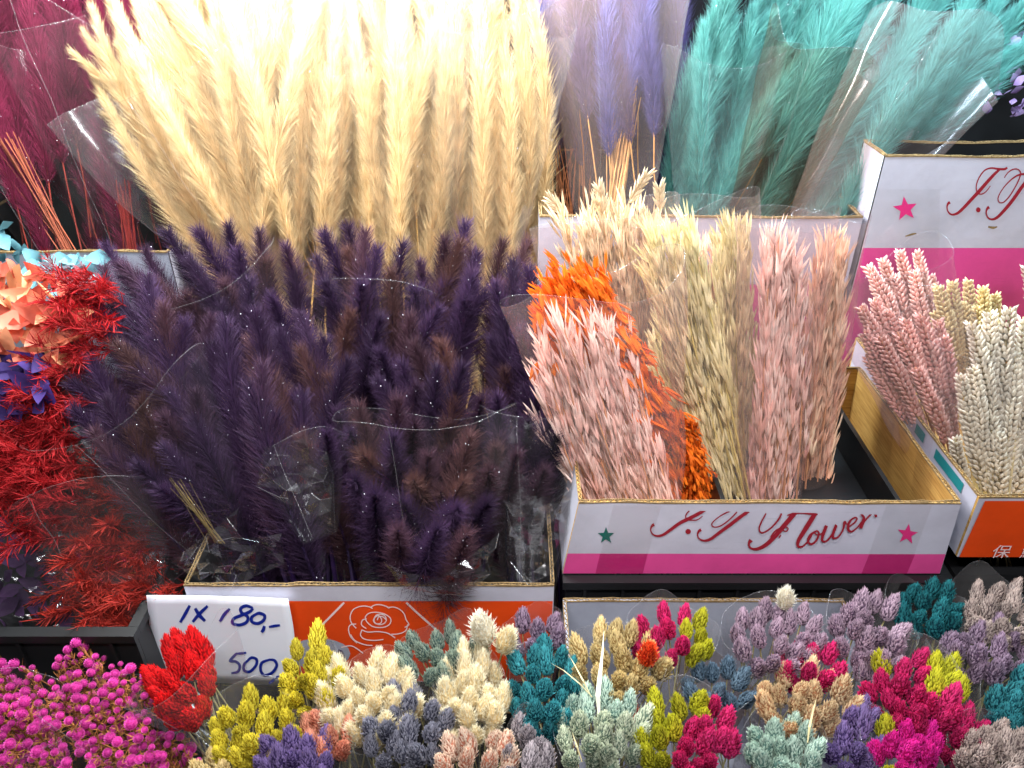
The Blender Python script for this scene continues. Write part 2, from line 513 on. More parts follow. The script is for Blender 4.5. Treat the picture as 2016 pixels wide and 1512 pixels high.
def wheat_mesh(seed, L=0.105, stalk=0.12, fl=0.0125, fw=0.0066):
    """plaited wheat ear, tip at the origin: four rows of plump husks"""
    r = random.Random(seed); b = MB()
    bx = r.uniform(-1, 1) * 0.008; by = r.uniform(-1, 1) * 0.008
    def sp(t): return Vector((bx * (t * t - 1), by * (t * t - 1), -L * (1 - t)))
    b.tube([sp(0) + Vector((0, 0, -stalk)), sp(0), sp(0.5), sp(0.98)], [0.0013, 0.0013, 0.002, 0.001], 5, 1, 0.3)
    rows = 4; per = 15
    for k in range(per):
        for j in range(rows):
            t = (k + 0.5 * (j % 2)) / per
            a = j * math.pi / 2 + r.gauss(0, 0.12)
            rad_v = Vector((math.cos(a), math.sin(a), 0))
            s = 1.0 - 0.35 * abs(t - 0.42) / 0.58
            for h in (-1, 1):
                tg0 = Vector((-math.sin(a), math.cos(a), 0))
                p = sp(t) + rad_v * (0.0042 * s) + tg0 * (h * 0.0022 * s) + Vector((0, 0, -0.004))
                d = (Vector((0, 0, 1)) + rad_v * r.uniform(0.42, 0.62) + tg0 * (h * r.uniform(0.1, 0.25))).normalized()
                nrm = (rad_v - d * rad_v.dot(d)).normalized(); tg = d.cross(nrm)
                l = fl * s * r.uniform(0.9, 1.2); w = fw * s
                V = [p]; T = [0.1]
                for u, wd in ((0.3, 0.95), (0.62, 0.85)):
                    for q in range(5):
                        an = 2 * math.pi * q / 5
                        V.append(p + d * (l * u) + (tg * math.cos(an) + nrm * math.sin(an) * 0.8) * (w * 0.5 * wd)); T.append(0.35 + 0.5 * (u - .3) + 0.1 * r.random())
                V.append(p + d * l + nrm * 0.0006); T.append(1.0)
                F = [(0, 1 + (q + 1) % 5, 1 + q) for q in range(5)] + [(1 + q, 1 + (q + 1) % 5, 6 + (q + 1) % 5, 6 + q) for q in range(5)] + [(6 + q, 6 + (q + 1) % 5, 11) for q in range(5)]
                b.add(V, F, 0, T)
    return b.mesh('wheat_ear', [None, None])

def leaf_faces(b, p, d, nrm, l, w, curl, mat=0, t0=0.2, t1=1.0, shape=0.42):
    """one pointed leaf with a folded midrib"""
    tg = d.cross(nrm).normalized()
    V = []; T = []
    st = [(0, 0.06), (0.2, 0.62), (shape, 1.0), (0.7, 0.66), (0.88, 0.3), (1.0, 0.0)]
    for u, k in st:
        c = p + d * (l * u) + nrm * (curl * l * u * u)
        e = tg * (w * 0.5 * k); up = nrm * (w * 0.14 * k)
        V += [c + e + up, c, c - e + up]; T += [t0 + (t1 - t0) * u] * 3
    F = []
    for i in range(len(st) - 1):
        F += [(3*i, 3*i+1, 3*i+4, 3*i+3), (3*i+1, 3*i+2, 3*i+5, 3*i+4)]
    b.add(V, F, mat, T)

def leaf_mesh(seed, l=0.045, w=0.02, curl=0.15):
    b = MB(); r = random.Random(seed)
    leaf_faces(b, Vector((0, 0, 0)), Vector((0, 0, 1)), Vector((0, -1, 0)), l, w, curl * r.uniform(-1, 1.3), 0)
    return b.mesh('leaf', [None], smooth=True)

def fern_mesh(seed, L=0.085, n=96, l=0.024, w=0.0013):
    """red dyed sprig of narrow curled strips, foot at the origin"""
    r = random.Random(seed); b = MB()
    bx = r.uniform(-1, 1) * 0.02; by = r.uniform(-1, 1) * 0.02
    def sp(t): return Vector((bx * t * t, by * t * t, L * t))
    b.tube([sp(i / 4) for i in range(5)], [0.0012, 0.001, 0.0009, 0.0007, 0.0004], 4, 0, 0.3)
    for i in range(n):
        t = 0.1 + 0.9 * (i + r.random()) / n; a = r.uniform(0, 6.28)
        rad_v = Vector((math.cos(a), math.sin(a), 0)); al = math.radians(r.uniform(18, 62))
        d = (Vector((0, 0, 1)) * math.cos(al) + rad_v * math.sin(al)).normalized()
        nrm = (rad_v - d * rad_v.dot(d)).normalized()
        nrm = Quaternion(d, r.gauss(0, 0.8)) @ nrm
        tg = d.cross(nrm); ll = l * r.uniform(0.5, 1.25); ww = w * r.uniform(0.45, 1.5); c = r.uniform(-0.5, 0.5)
        V = []; T = []
        for u, k in ((0, 0.4), (0.35, 1.0), (0.7, 0.75), (1.0, 0.0)):
            cc = sp(t) + d * (ll * u) + nrm * (c * ll * u * u)
            if k == 0.0: V.append(cc); T.append(1.0)
            else: V += [cc + tg * (ww * .5 * k), cc - tg * (ww * .5 * k)]; T += [u, u]
        b.add(V, [(0, 1, 3, 2), (2, 3, 5, 4), (4, 5, 6)], 0, T)
    return b.mesh('fern_sprig', [None])

def globe_mesh(seed, R=0.0050):
    """small globe flower with bumpy bracts and a few needle leaves below"""
    r = random.Random(seed); b = MB()
    N = 60; ga = math.pi * (3 - math.sqrt(5))
    b.tube([(0, 0, -R), (0, 0, -R * .6), (0, 0, 0), (0, 0, R * .6), (0, 0, R)], [R * .2, R * .72, R * .9, R * .72, R * .2], 8, 0, 0.2)
    for i in range(N):
        z = 1 - 1.75 * (i + .5) / N; rh = math.sqrt(max(0, 1 - z * z)); a = i * ga
        n = Vector((rh * math.cos(a), rh * math.sin(a), z))
        d = (n * 0.55 + Vector((0, 0, 1)) * 0.75).normalized() if n.z < 0.9 else n
        tg = d.cross(n)
        tg = tg.normalized() if tg.length > 1e-4 else n.orthogonal().normalized()
        p = n * R * 0.84; l = R * 0.52; w = R * 0.42
        b.add([p, p + d * l * .5 + tg * w * .5 + n * w * .3, p + d * l * .5 - tg * w * .5 + n * w * .3, p + d * l + n * w * .25], [(0, 1, 2), (1, 3, 2)], 0, [0.1, 0.6, 0.6, 1.0])
    b.tube([(0, 0, -R * .8), (r.uniform(-.004, .004), r.uniform(-.004, .004), -0.05)], [0.0007, 0.0008], 4, 1, 0.3)
    for i in range(22):
        a = r.uniform(0, 6.28); rad_v = Vector((math.cos(a), math.sin(a), 0)); al = math.radians(r.uniform(25, 75))
        d = (Vector((0, 0, 1)) * math.cos(al) + rad_v * math.sin(al)).normalized()
        z0 = -R * 0.7 - r.uniform(0.0, 0.035)
        hair(b, Vector((0, 0, z0)), d, r.uniform(0.008, 0.016), 0.0016, d.cross(Vector((0, 0, 1))).normalized(), rad_v * -0.001, 1, 0.2, 1.0)
    return b.mesh('globe_flower', [None, None])

def stalk_mesh(seed, L=0.3, rad=0.0011):
    b = MB(); r = random.Random(seed)
    k = r.uniform(-1, 1) * 0.006
    b.tube([(0, 0, -L), (k, 0, -L * .6), (k, k * .6, -L * .3), (0, 0, 0)], [rad * 1.2, rad * 1.1, rad, rad * .7], 4, 0, 0.5)
    return b.mesh('stalk', [None])

PURPLE = [plume_mesh(100 + i, L=0.21 + 0.012 * (i % 3), hmax=0.040, n=2600, w=0.00055, bend=0.035, ang=(58, 36), spine=0.0026, glints=26) for i in range(7)]
CREAM = [plume_mesh(200 + i, L=0.40, hmax=0.043, n=4600, w=0.0005, stalk=0.12, bend=0.08, ang=(30, 15), tuft=0, spine=0.0013, glints=26, knobs=False) for i in range(7)]
SOFT = [plume_mesh(300 + i, L=0.30, hmax=0.054, n=4200, w=0.00052, stalk=0.14, bend=0.05, ang=(31, 17), tuft=0, spine=0.0012, glints=34, knobs=False) for i in range(6)]
HEAD = [head_mesh(400 + i, L=0.029 + 0.003 * (i % 3), R=0.0106 + 0.0008 * (i % 2)) for i in range(7)]
TAIL = [head_mesh(450 + i, L=0.034, R=0.0116, n=190, sl=0.0080, sw=0.0032, bristle=170) for i in range(5)]
OAT = [oat_mesh(500 + i) for i in range(8)]
OATD = [oat_mesh(520 + i, L=0.26, n=60, droop=0.55, spread=0.024, l=0.023, w=0.005) for i in range(5)]
WHEAT = [wheat_mesh(540 + i) for i in range(6)]
LEAF = [leaf_mesh(560 + i, 0.044, 0.021, 0.25) for i in range(4)]
ROUNDLEAF = [leaf_mesh(570 + i, 0.026, 0.019, 0.5) for i in range(4)]
FERN = [fern_mesh(580 + i) for i in range(7)]
GLOBE = [globe_mesh(600 + i) for i in range(5)]
STALK = [stalk_mesh(620 + i) for i in range(4)]

def rim_wave(p):
    return 0.0032 * mnoise.noise(Vector((p[0] * 7, p[1] * 7, 3.1))) + 0.0012 * mnoise.noise(Vector((p[0] * 33, p[1] * 33, 1.7)))

# ------------------------------------------------------------------ cellophane sleeves
def sleeve(parent, B, T, r0, r1, mat=None, ratio=0.7, seed=0, crease=0.05, arc=(0, 2 * math.pi), rimwave=0.05, corner=0.0, bulge=0.25, crumple=0.0, name='sleeve', edge=True, side=None):
    """a cone of clear film from B up to T; ratio squashes it in depth, corner lifts one point of the rim"""
    mat = mat or M_FILM
    B = Vector(B); T = Vector(T); ax = (T - B); H = ax.length; ax.normalize()
    e1 = Vector((1, 0, 0)) if side is None else Vector(side)
    e1 = (e1 - ax * e1.dot(ax)).normalized(); e2 = ax.cross(e1)
    full = abs(arc[1] - arc[0]) > 6.27
    nu = 56; nv = 22
    b = MB(); r = random.Random(seed)
    ph = [r.uniform(0, 6.28) for _ in range(6)]; so = Vector((seed * 1.7, seed * 0.9, seed * 0.37))
    V = []
    cols = nu if full else nu + 1
    for j in range(nv + 1):
        v0 = j / nv
        for i in range(cols):
            th = arc[0] + (arc[1] - arc[0]) * i / nu
            top = 1 + rimwave * math.sin(2 * th + ph[0]) + rimwave * 0.25 * math.sin(3 * th + ph[1]) + corner * max(0, math.cos(th - ph[2])) ** 8
            v = v0 * top
            rad = r0 + (r1 - r0) * (v * (1 + bulge) - bulge * v * v)
            k = crease * (1.1 - 0.6 * v0)
            w = 1 + k * math.sin(7 * th + ph[3] + 2 * v) + k * 0.6 * math.sin(13 * th + ph[4] - 3 * v)
            p = B + ax * (H * v) + (e1 * math.cos(th) + e2 * math.sin(th) * ratio) * (rad * w)
            nz = mnoise.noise_vector(p * 12 + so) * 0.005 + mnoise.noise_vector(p * 40 + so) * 0.0008
            if crumple:
                c = crumple * (1 - v0) ** 1.5
                nz += mnoise.cell_vector(p * 45 + so) * 0.012 * c + mnoise.noise_vector(p * 40 + so) * 0.02 * c - Vector((0.5, 0.5, 0.5)) * 0.012 * c
            V.append(p + nz)
    F = []
    for j in range(nv):
        for i in range(nu):
            i2 = (i + 1) % cols if full else i + 1
            F.append((j*cols+i, j*cols+i2, (j+1)*cols+i2, (j+1)*cols+i))
    b.add(V, F, 0)
    if edge:
        rim = [V[nv * cols + i] for i in range(cols)] + ([V[nv * cols]] if full else [])
        b.tube(rim, 0.00014, 3, 1, 0, cap=False)
        seam_i = int(cols * 0.71) if full else 0
        b.tube([V[j * cols + seam_i] for j in range(nv + 1)], 0.00018, 3, 1, 0, cap=False)
        if not full:
            b.tube([V[j * cols + cols - 1] for j in range(nv + 1)], 0.00018, 3, 1, 0, cap=False)
    o = b.obj(name, [mat, M_EDGE], parent, smooth=not crumple)
    return o

def crumple_tail(parent, C, d, size, seed, mat=None, name='sleeve_tail'):
    """gathered crumpled end of a cellophane bag: fan of sharp facets from the tie point"""
    r = random.Random(seed); b = MB(); C = Vector(C); d = Vector(d).normalized(); size0 = size
    u = d.orthogonal().normalized(); w = d.cross(u)
    for k in range(17):
        a = k * 4 * math.pi / 17 + r.uniform(-.4, .4); size = size0 * r.uniform(0.45, 1.15)
        out = u * math.cos(a) + w * math.sin(a)
        a2 = a + r.uniform(0.25, 0.8); out2 = u * math.cos(a2) + w * math.sin(a2)
        p1 = C + (d * r.uniform(0.6, 1.1) + out * r.uniform(0.45, 0.9)) * size
        p2 = C + (d * r.uniform(0.6, 1.1) + out2 * r.uniform(0.45, 0.9)) * size
        m1 = C + (d * 0.35 + out * 0.25) * size + (u * r.gauss(0, .06) + w * r.gauss(0, .06)) * size
        m2 = C + (d * 0.4 + out2 * 0.22) * size
        mid = (p1 + p2) * 0.5 + d * (size * r.uniform(-0.25, 0.15)) + out * (size * r.uniform(-.2, .2))
        b.add([C, m1, m2, p1, p2, mid], [(0, 1, 2), (1, 3, 5), (1, 5, 2), (2, 5, 4)], 0)
        b.tube([C, m1, p1], [0.0004, 0.0003, 0.0002], 3, 1, 0, cap=False)
    return b.obj(name, [mat or M_FILM_CRISP, M_EDGE], parent)

from mathutils.geometry import delaunay_2d_cdt
def crumple_patch(parent, poly, Y, seed, n=46, amp=0.011, name='sleeve_end', mat=None):
    """crushed end of a film bag: sharp flat facets over the outline poly (photograph points) about depth Y"""
    r = random.Random(seed); ins = in_poly(poly); bb = poly_box(poly)
    pts = [Vector(p) for p in poly] + [Vector(p) for p in darts(ins, bb, 15, n, r)]
    vs_, es_, fs_, *_ = delaunay_2d_cdt(pts, [], [], 0, 1e-6)
    V = [P(v.x, v.y, Y + r.gauss(0, amp)) for v in vs_]
    F = []
    for f in fs_:
        c = sum((vs_[i] for i in f), Vector((0, 0))) / len(f)
        if ins(c.x, c.y): F.append(tuple(f))
    b = MB(); b.add(V, F, 0)
    edges = list({tuple(sorted((f[i], f[(i + 1) % 3]))) for f in F for i in range(3)})
    r.shuffle(edges)
    for i, j in sorted(edges)[:0] + edges[:len(edges) // 9]:
        b.tube([V[i], V[j]], 0.00015, 3, 1, 0, cap=False)
    return b.obj(name, [mat or M_FILM_CRISP, M_EDGE], parent)

# ------------------------------------------------------------------ boxes and their print
def catmull(pts, n=6):
    out = []
    m = len(pts)
    for i in range(m - 1):
        p0 = pts[max(i - 1, 0)]; p1 = pts[i]; p2 = pts[i + 1]; p3 = pts[min(i + 2, m - 1)]
        for k in range(n):
            t = k / n
            q = []
            for c in range(len(p1)):
                a0, a1, a2, a3 = p0[c], p1[c], p2[c], p3[c]
                q.append(0.5 * (2*a1 + (a2-a0)*t + (2*a0-5*a1+4*a2-a3)*t*t + (3*a1-a0-3*a2+a3)*t*t*t))
            out.append(tuple(q))
    out.append(tuple(pts[-1]))
    return out

def stroke(b, pts, proj, mat=0, clip=None, thick=0.0003):
    """flat printed line through (x, y, width) points; proj maps x, y to a point just in front of the board"""
    c = catmull(pts)
    L = []
    for i, (x, y, w) in enumerate(c):
        a = c[max(i-1, 0)]; d = c[min(i+1, len(c)-1)]
        dx, dy = d[0]-a[0], d[1]-a[1]; l = math.hypot(dx, dy) or 1
        nx, ny = -dy/l, dx/l
        L.append(((x+nx*w/2, y+ny*w/2), (x-nx*w/2, y-ny*w/2)))
    run = []
    def flush():
        if len(run) > 1:
            V = []
            b.lift = getattr(b, 'lift', 0.0) + 0.00003      # later ink lies on earlier ink
            for p, q in run:
                b.lift += 0.000002; up_ = Vector((0, -b.lift, 0))
                V += [proj(*p) + up_, proj(*q) + up_]
            b.add(V, [(2*i, 2*i+1, 2*i+3, 2*i+2) for i in range(len(run)-1)], mat)
        run.clear()
    for p, q in L:
        if clip:
            if not clip(*p) and not clip(*q): flush(); continue
            p = clip(*p, True); q = clip(*q, True)
        run.append((p, q))
    flush()

def blob(b, x, y, rx, ry, proj, mat=0):
    V = [proj(x + rx * math.cos(k * 0.5236), y + ry * math.sin(k * 0.5236)) for k in range(12)]
    b.add(V, [tuple(range(12))], mat)

def star(b, x, y, r, proj, rot=0.0, mat=0):
    V = [proj(x, y)]
    for k in range(10):
        a = -math.pi / 2 + k * math.pi / 5 + rot; q = r if k % 2 == 0 else r * 0.42
        V.append(proj(x + q * math.cos(a), y + q * math.sin(a)))
    b.add(V, [(0, 1 + k, 1 + (k + 1) % 10) for k in range(10)], mat)

def fluted_edge(parent, p0, p1, wdir, wid=0.0045, seed=0):
    """the cut top of corrugated board: two liners and the wave between them"""
    p0 = Vector(p0); p1 = Vector(p1); d = p1 - p0; L = d.length; d.normalize(); wdir = Vector(wdir).normalized()
    up = Vector((0, 0, 1)); b = MB(); r = random.Random(seed)
    n = int(L / 0.0036)
    hz = 0.0014
    V = []; F = []
    for i in range(n + 1):
        q = p0 + d * (L * i / n)
        s = 0.5 + 0.42 * (1 if i % 2 else -1)
        j = up * r.uniform(-0.0006, 0.0008); q.z += rim_wave(q)
        a = q + wdir * (wid * s)
        V += [a - up * 0.001, a + up * hz + j, a + wdir * 0.0006 + up * hz + j]
    for i in range(n):
        F += [(3*i, 3*i+3, 3*i+4, 3*i+1), (3*i+1, 3*i+4, 3*i+5, 3*i+2)]
    b.add(V, F, 0)
    for s in (0.0, 1.0):
        V = []; F = []
        for i in range(n // 4 + 1):
            q = p0 + d * (L * i / (n // 4)) + wdir * (wid * s); q.z += rim_wave(q)
            j = up * r.uniform(-0.0008, 0.0012)
            V += [q - wdir * 0.0004 - up * 0.001, q - wdir * 0.0004 + up * hz + j, q + wdir * 0.0004 + up * hz + j, q + wdir * 0.0004 - up * 0.001]
        for i in range(n // 4):
            for k in range(3): F.append((4*i+k, 4*i+4+k, 4*i+5+k, 4*i+k+1))
        b.add(V, F, 0)
    return b.obj('corrugated_edge', [M_FLUTE], parent)

def slab(parent, name, quad, inward, th, mats, hole=None):
    """board from four corners (bl, br, tr, tl), outer face mats[0], the rest mats[1]; subdivided a little and dented"""
    q = [Vector(x) for x in quad]; inw = Vector(inward).normalized() * th
    b = MB(); n = 28; m = 6
    V = []
    for j in range(m + 1):
        for i in range(n + 1):
            u = i / n; v = j / m
            p = (q[0]*(1-u)+q[1]*u)*(1-v) + (q[3]*(1-u)+q[2]*u)*v
            p.z += rim_wave(p) * v ** 3
            V.append(p)
    W = [p + inw for p in V]
    c = n + 1
    F = [(j*c+i, j*c+i+1, (j+1)*c+i+1, (j+1)*c+i) for j in range(m) for i in range(n)]
    b.add(V, F, 0)
    k = len(V)
    b.add(W, [f[::-1] for f in F], 1)
    ring = [i for i in range(c)] + [j*c+n for j in range(1, m+1)] + [m*c+i for i in range(n-1, -1, -1)] + [j*c for j in range(m-1, 0, -1)]
    Fr = []
    for a in range(len(ring)):
        x = ring[a]; y = ring[(a+1) % len(ring)]
        Fr.append((y, x, x + k, y + k))
    b.add([], [], 1)
    for f in Fr:
        b.f.append(f); b.m.append(1)
    return b.obj(name, mats, parent)

def make_box(label, group, x0, x1, yf, yb, z0, z1, front_mat, side_mat, in_mat, flare=0.0, th=0.0036, sl=0.0, sr=0.0, name='flower_box'):
    """open carton: four walls, floor and cut rims; yf front, yb back"""
    root = empty(name, ((x0 + x1) / 2, (yf + yb) / 2, z0), label, 'box', group)
    f = flare
    FL0 = (x0, yf, z0); FR0 = (x1, yf, z0); FL1 = (x0 - f + sl, yf - f * .3, z1); FR1 = (x1 + f + sr, yf - f * .3, z1)
    BL0 = (x0, yb, z0); BR0 = (x1, yb, z0); BL1 = (x0 - f + sl, yb, z1); BR1 = (x1 + f + sr, yb, z1)
    parts = {}
    parts['front'] = slab(root, 'front_panel', [FL0, FR0, FR1, FL1], (0, 1, 0), th, [front_mat, in_mat])
    parts['back'] = slab(root, 'back_panel', [BR0, BL0, BL1, BR1], (0, -1, 0), th, [side_mat, in_mat])
    e = th + 0.0004
    def sh(p, s): return (p[0], p[1] + s, p[2])
    parts['left'] = slab(root, 'side_panel', [sh(BL0, -e), sh(FL0, e), sh(FL1, e), sh(BL1, -e)], (1, 0, 0), th, [side_mat, in_mat])
    parts['right'] = slab(root, 'side_panel', [sh(FR0, e), sh(BR0, -e), sh(BR1, -e), sh(FR1, e)], (-1, 0, 0), th, [side_mat, in_mat])
    b = MB(); b.box((x0 + th + .001, yf + th + .001, z0 + 0.001), (x1 - th - .001, yb - th - .001, z0 + 0.005))
    parts['floor'] = b.obj('floor_panel', [in_mat], root)
    fluted_edge(root, FL1, FR1, (0, 1, 0), th, 1)
    fluted_edge(root, BL1, BR1, (0, -1, 0), th, 2)
    fluted_edge(root, sh(FL1, e), sh(BL1, -e), (1, 0, 0), th, 3)
    fluted_edge(root, sh(FR1, e), sh(BR1, -e), (-1, 0, 0), th, 4)
    parts['root'] = root
    return parts

def on_plane(p0, nrm, off):
    """projection of photograph pixels onto a board: point on the plane through p0, lifted off it"""
    p0 = Vector(p0); nrm = Vector(nrm).normalized()
    def f(px, py):
        d = ray(px, py)
        t = (p0 - CAM).dot(nrm) / d.dot(nrm)
        return CAM + d * t + nrm * off
    return f

# lettering of the flower cartons, strokes in pixels of one reference size (x, y, width)
LET_J = [[(1340,468,26),(1325,478,20),(1314,510,11),(1325,550,12),(1356,572,16),(1400,562,22),(1450,520,26),(1520,445,28),(1590,370,30),(1660,290,28),(1720,225,24),(1760,190,18)],
         [(1826,172,16),(1800,186,20),(1750,184,18),(1690,176,14),(1640,192,12),(1600,235,11),(1572,290,10),(1562,340,9),(1572,385,10),(1605,398,10),(1645,376,9),(1682,328,7)]]
LET_DOT = (1580, 532, 20, 24)
LET_T = [[(1672,508,26),(1656,520,20),(1646,555,11),(1660,595,13),(1695,612,18),(1740,595,24),(1800,535,27),(1870,450,29),(1940,350,29),(2010,260,26),(2060,205,18)],
         [(1800,258,8),(1830,215,9),(1870,188,11),(1912,186,11),(1938,215,11),(1925,270,11),(1885,350,11),(1840,420,11),(1795,465,10),(1760,468,9),(1746,435,9),(1768,380,9),(1820,310,10),(1890,250,14),(1960,226,18),(2040,238,22),(2110,232,20),(2150,205,14)]]
# F l o w e r, in pixels of the nearer carton (zoom units of 3.086 per photograph pixel)
LET_REST = [[(1322,962,26),(1308,985,14),(1318,1010,12),(1355,1017,18),(1410,992,24),(1470,935,27),(1530,865,28),(1590,795,28),(1640,740,24)],
            [(1412,800,8),(1385,850,9),(1370,895,9),(1390,918,10),(1440,890,10),(1485,840,11),(1505,800,11),(1500,770,9)], [(1540,812,7),(1580,800,12),(1630,793,19),(1680,799,19),(1725,806,10)],
            [(1440,945,9),(1470,905,10),(1520,882,9),(1545,890,8),(1535,908,7),(1515,902,6)],
            [(1502,930,8),(1490,948,8)],
            [(1735,760,20),(1700,815,28),(1650,895,28),(1608,965,22),(1606,998,16),(1632,1000,12),(1668,966,9),(1692,925,8)],
            [(1712,908,12),(1680,930,14),(1666,965,14),(1684,986,14),(1714,966,13),(1732,925,12),(1722,905,10),(1706,915,9),(1730,930,8),(1768,905,8)],
            [(1778,872,20),(1758,925,20),(1752,962,15),(1778,966,12),(1812,925,12),(1838,868,18),(1818,920,17),(1820,948,13),(1850,940,11),(1878,895,11),(1888,850,16),(1900,862,8),(1925,850,7)],
            [(1912,880,9),(1950,852,10),(1962,828,10),(1945,824,10),(1916,850,14),(1908,890,16),(1928,908,13),(1962,885,9),(1990,850,9)],
            [(1985,800,11),(2004,822,16),(1998,850,20),(1984,888,20)],
            [(1994,865,10),(2020,830,10),(2052,798,13),(2072,800,18),(2078,820,14)]]

def lettering(parent, proj, ox, oy, k, clip=None, front=False):
    """script words of the carton; (ox, oy) is where the first curl starts, k scales; clip is the cut board edge"""
    b = MB()
    def pix(x, y):
        if not front: return ox + (x - 1340) * k, oy + (y - 468) * k
        yy = (y - 468) * (0.215 if y > 468 else 0.128) if x < 1640 else ((y - 508) * 0.205 + 10 if y > 508 else (y - 508) * 0.15 + 10)
        return ox + (x - 1340) * k, oy + yy
    def run(s):
        pts = [(*pix(x, y), w * k * (0.85 if front else 1.0)) for x, y, w in s]
        stroke(b, pts, proj, 0, cl)
    cl = None
    if clip:
        def cl(x, y, fix=False):
            if fix: return (x, max(y, clip(x)))
            return y > clip(x)
    for s in LET_J + LET_T: run(s)
    blob(b, *pix(LET_DOT[0], LET_DOT[1]), 20 * k, 22 * k * (0.85 if front else 1), proj)
    for s in LET_REST:
        if front: stroke(b, [(1050 + x / 3.086, 750 + y / 3.086, w / 3.086) for x, y, w in s], proj, 0, cl)
        else:
            kk = 1 / 3.086 / 1.2
            stroke(b, [(ox + (x - 737) * kk, oy + (y - 870) * kk * 1.25, w * kk) for x, y, w in s], proj, 0, cl)
    return b.obj('lettering', [M_MAROON], parent)

def sheet(parent, name, pts, proj, mat):
    b = MB(); b.add([proj(*p) for p in pts], [tuple(range(len(pts)))], 0)
    # face the camera
    o = b.obj(name, [mat], parent); return o

# --- low carton that holds the oats
zt = 0.965; zb = 0.853; yf = 0.68
xl = P(1108, 1116, yf).x; xr = P(1845, 1142, yf).x
xlt = P(1140, 988, yf).x; xrt = P(1889, 1000, yf).x
JT = make_box('low open white and magenta carton holding the pink and green oat bundles', 'flower cartons with script lettering', xl, xr, yf, 0.985, zb, zt, M_WHITE, M_WHITE, M_CARD, sl=xlt - xl, sr=xrt - xr)
def on_front(u, v, off):
    return Vector((((xl * (1 - u) + xr * u) * (1 - v)) + (xlt * (1 - u) + xrt * u) * v, yf - off, zb + (zt - zb) * v))
def band(name, u0, u1, v0, v1l, v1r, mat, off, lean=0.0):
    b = MB(); b.add([on_front(u0, v0, off), on_front(u1, v0, off), on_front(u1 + lean, v1r, off), on_front(u0 + lean, v1l, off)], [(0, 1, 2, 3)], 0)
    b.obj(name, [mat], JT['front'])
band('printed_band', 0.001, 0.999, 0.005, 0.30, 0.29, M_PINK, 0.0003)
band('dark_band_patch', 0.087, 0.212, 0.006, 0.298, 0.298, M_PINKD, 0.0006)
band('dark_band_patch', 0.792, 0.912, 0.006, 0.29, 0.29, M_PINKD, 0.0006, 0.006)
jp = on_plane((0, yf, zb), (0, -1, 0), 0.0006)
lettering(JT['front'], jp, 1288, 1032, 1.2 / 4.32, clip=lambda x: 1001 + (x - 1140) * 0.016, front=True)
b = MB(); star(b, 1193, 1054, 17, jp); b.obj('green_star', [M_STAR_G], JT['front'])
b = MB(); star(b, 1786, 1051, 21, jp, 0.15); b.obj('pink_star', [M_STAR_P], JT['front'])
band('clear_tape', 0.087, 0.212, 0.006, 0.985, 0.985, M_TAPE, 0.0010, 0.004)
band('clear_tape', 0.792, 0.912, 0.006, 0.985, 0.985, M_TAPE, 0.0010, 0.012)
for k, (y0, y1) in enumerate(((0.72, 0.765), (0.83, 0.875), (0.905, 0.94))):
    b = MB(); xx = xr - 0.0052
    b.add([(xx, y0, zb + .01), (xx, y1, zb + .01), (xx + (xrt - xr), y1 + .018, zt - .003), (xx + (xrt - xr), y0 + .018, zt - .003)], [(0, 1, 2, 3)], 0)
    b.obj('brown_tape', [M_TAPE], JT['right'])

# black tray standing empty inside the carton
b = MB(); ix0, ix1, iy0, iy1 = xr - 0.26, xr - 0.035, yf + 0.02, 0.965
root = empty('black_tray', ((ix0 + ix1) / 2, (iy0 + iy1) / 2, zb + 0.006), 'black plastic tray lying in the low carton beside the peach oats', 'tray')
b.box((ix0, iy0, zb + .006), (ix1, iy1, zb + .010)); b.obj('tray_base', [M_BLACK], root)
for (a, c) in (((ix0, iy0, zb + .0105), (ix0 + .006, iy1, zb + .06)), ((ix1 - .006, iy0, zb + .0105), (ix1, iy1, zb + .06)),
               ((ix0 + .0065, iy0, zb + .0105), (ix1 - .0065, iy0 + .006, zb + .06)), ((ix0 + .0065, iy1 - .006, zb + .0105), (ix1 - .0065, iy1, zb + .06))):
    b = MB(); b.box(a, c); b.obj('tray_wall', [M_BLACK], root)

# --- black crates under and beside the cartons
def crate(label, x0, x1, y0, y1, z0, z1, ribs=10):
    root = empty('black_crate', ((x0 + x1) / 2, (y0 + y1) / 2, z0), label, 'crate', 'black plastic crates')
    b = MB(); b.box((x0, y0, z0), (x1, y0 + .006, z1 - .012)); b.obj('front_wall', [M_BLACK], root)
    b = MB(); b.box((x0, y1 - .006, z0), (x1, y1, z1 - .012)); b.obj('back_wall', [M_BLACK], root)
    b = MB(); b.box((x0, y0 + .0065, z0), (x0 + .006, y1 - .0065, z1 - .012)); b.obj('side_wall', [M_BLACK], root)
    b = MB(); b.box((x1 - .006, y0 + .0065, z0), (x1, y1 - .0065, z1 - .012)); b.obj('side_wall', [M_BLACK], root)
    b = MB()
    b.box((x0 - .004, y0 - .006, z1 - .0115), (x1 + .004, y0 + .008, z1)); b.box((x0 - .004, y1 - .008, z1 - .0115), (x1 + .004, y1 + .006, z1))
    b.box((x0 - .004, y0 + .0083, z1 - .0115), (x0 + .008, y1 - .0083, z1)); b.box((x1 - .008, y0 + .0083, z1 - .0115), (x1 + .004, y1 - .0083, z1))
    b.obj('rim', [M_BLACK], root)
    for k in range(ribs):
        xx = x0 + (x1 - x0) * (k + .5) / ribs
        b = MB(); b.box((xx - .002, y0 - .0045, z0 + .004), (xx + .002, y0 - .0003, z1 - .012)); b.obj('rib', [M_BLACK], root)
    return root
crate('black plastic crate under the low carton with oats', xl + .004, xr + 0.01, 0.672, 0.99, 0.701, 0.8515)
crate('black plastic crate under the red and purple filler bundles at the left', -0.86, P(258, 1240, 0.60).x, 0.60, 1.0, 0.701, 0.842, 8)
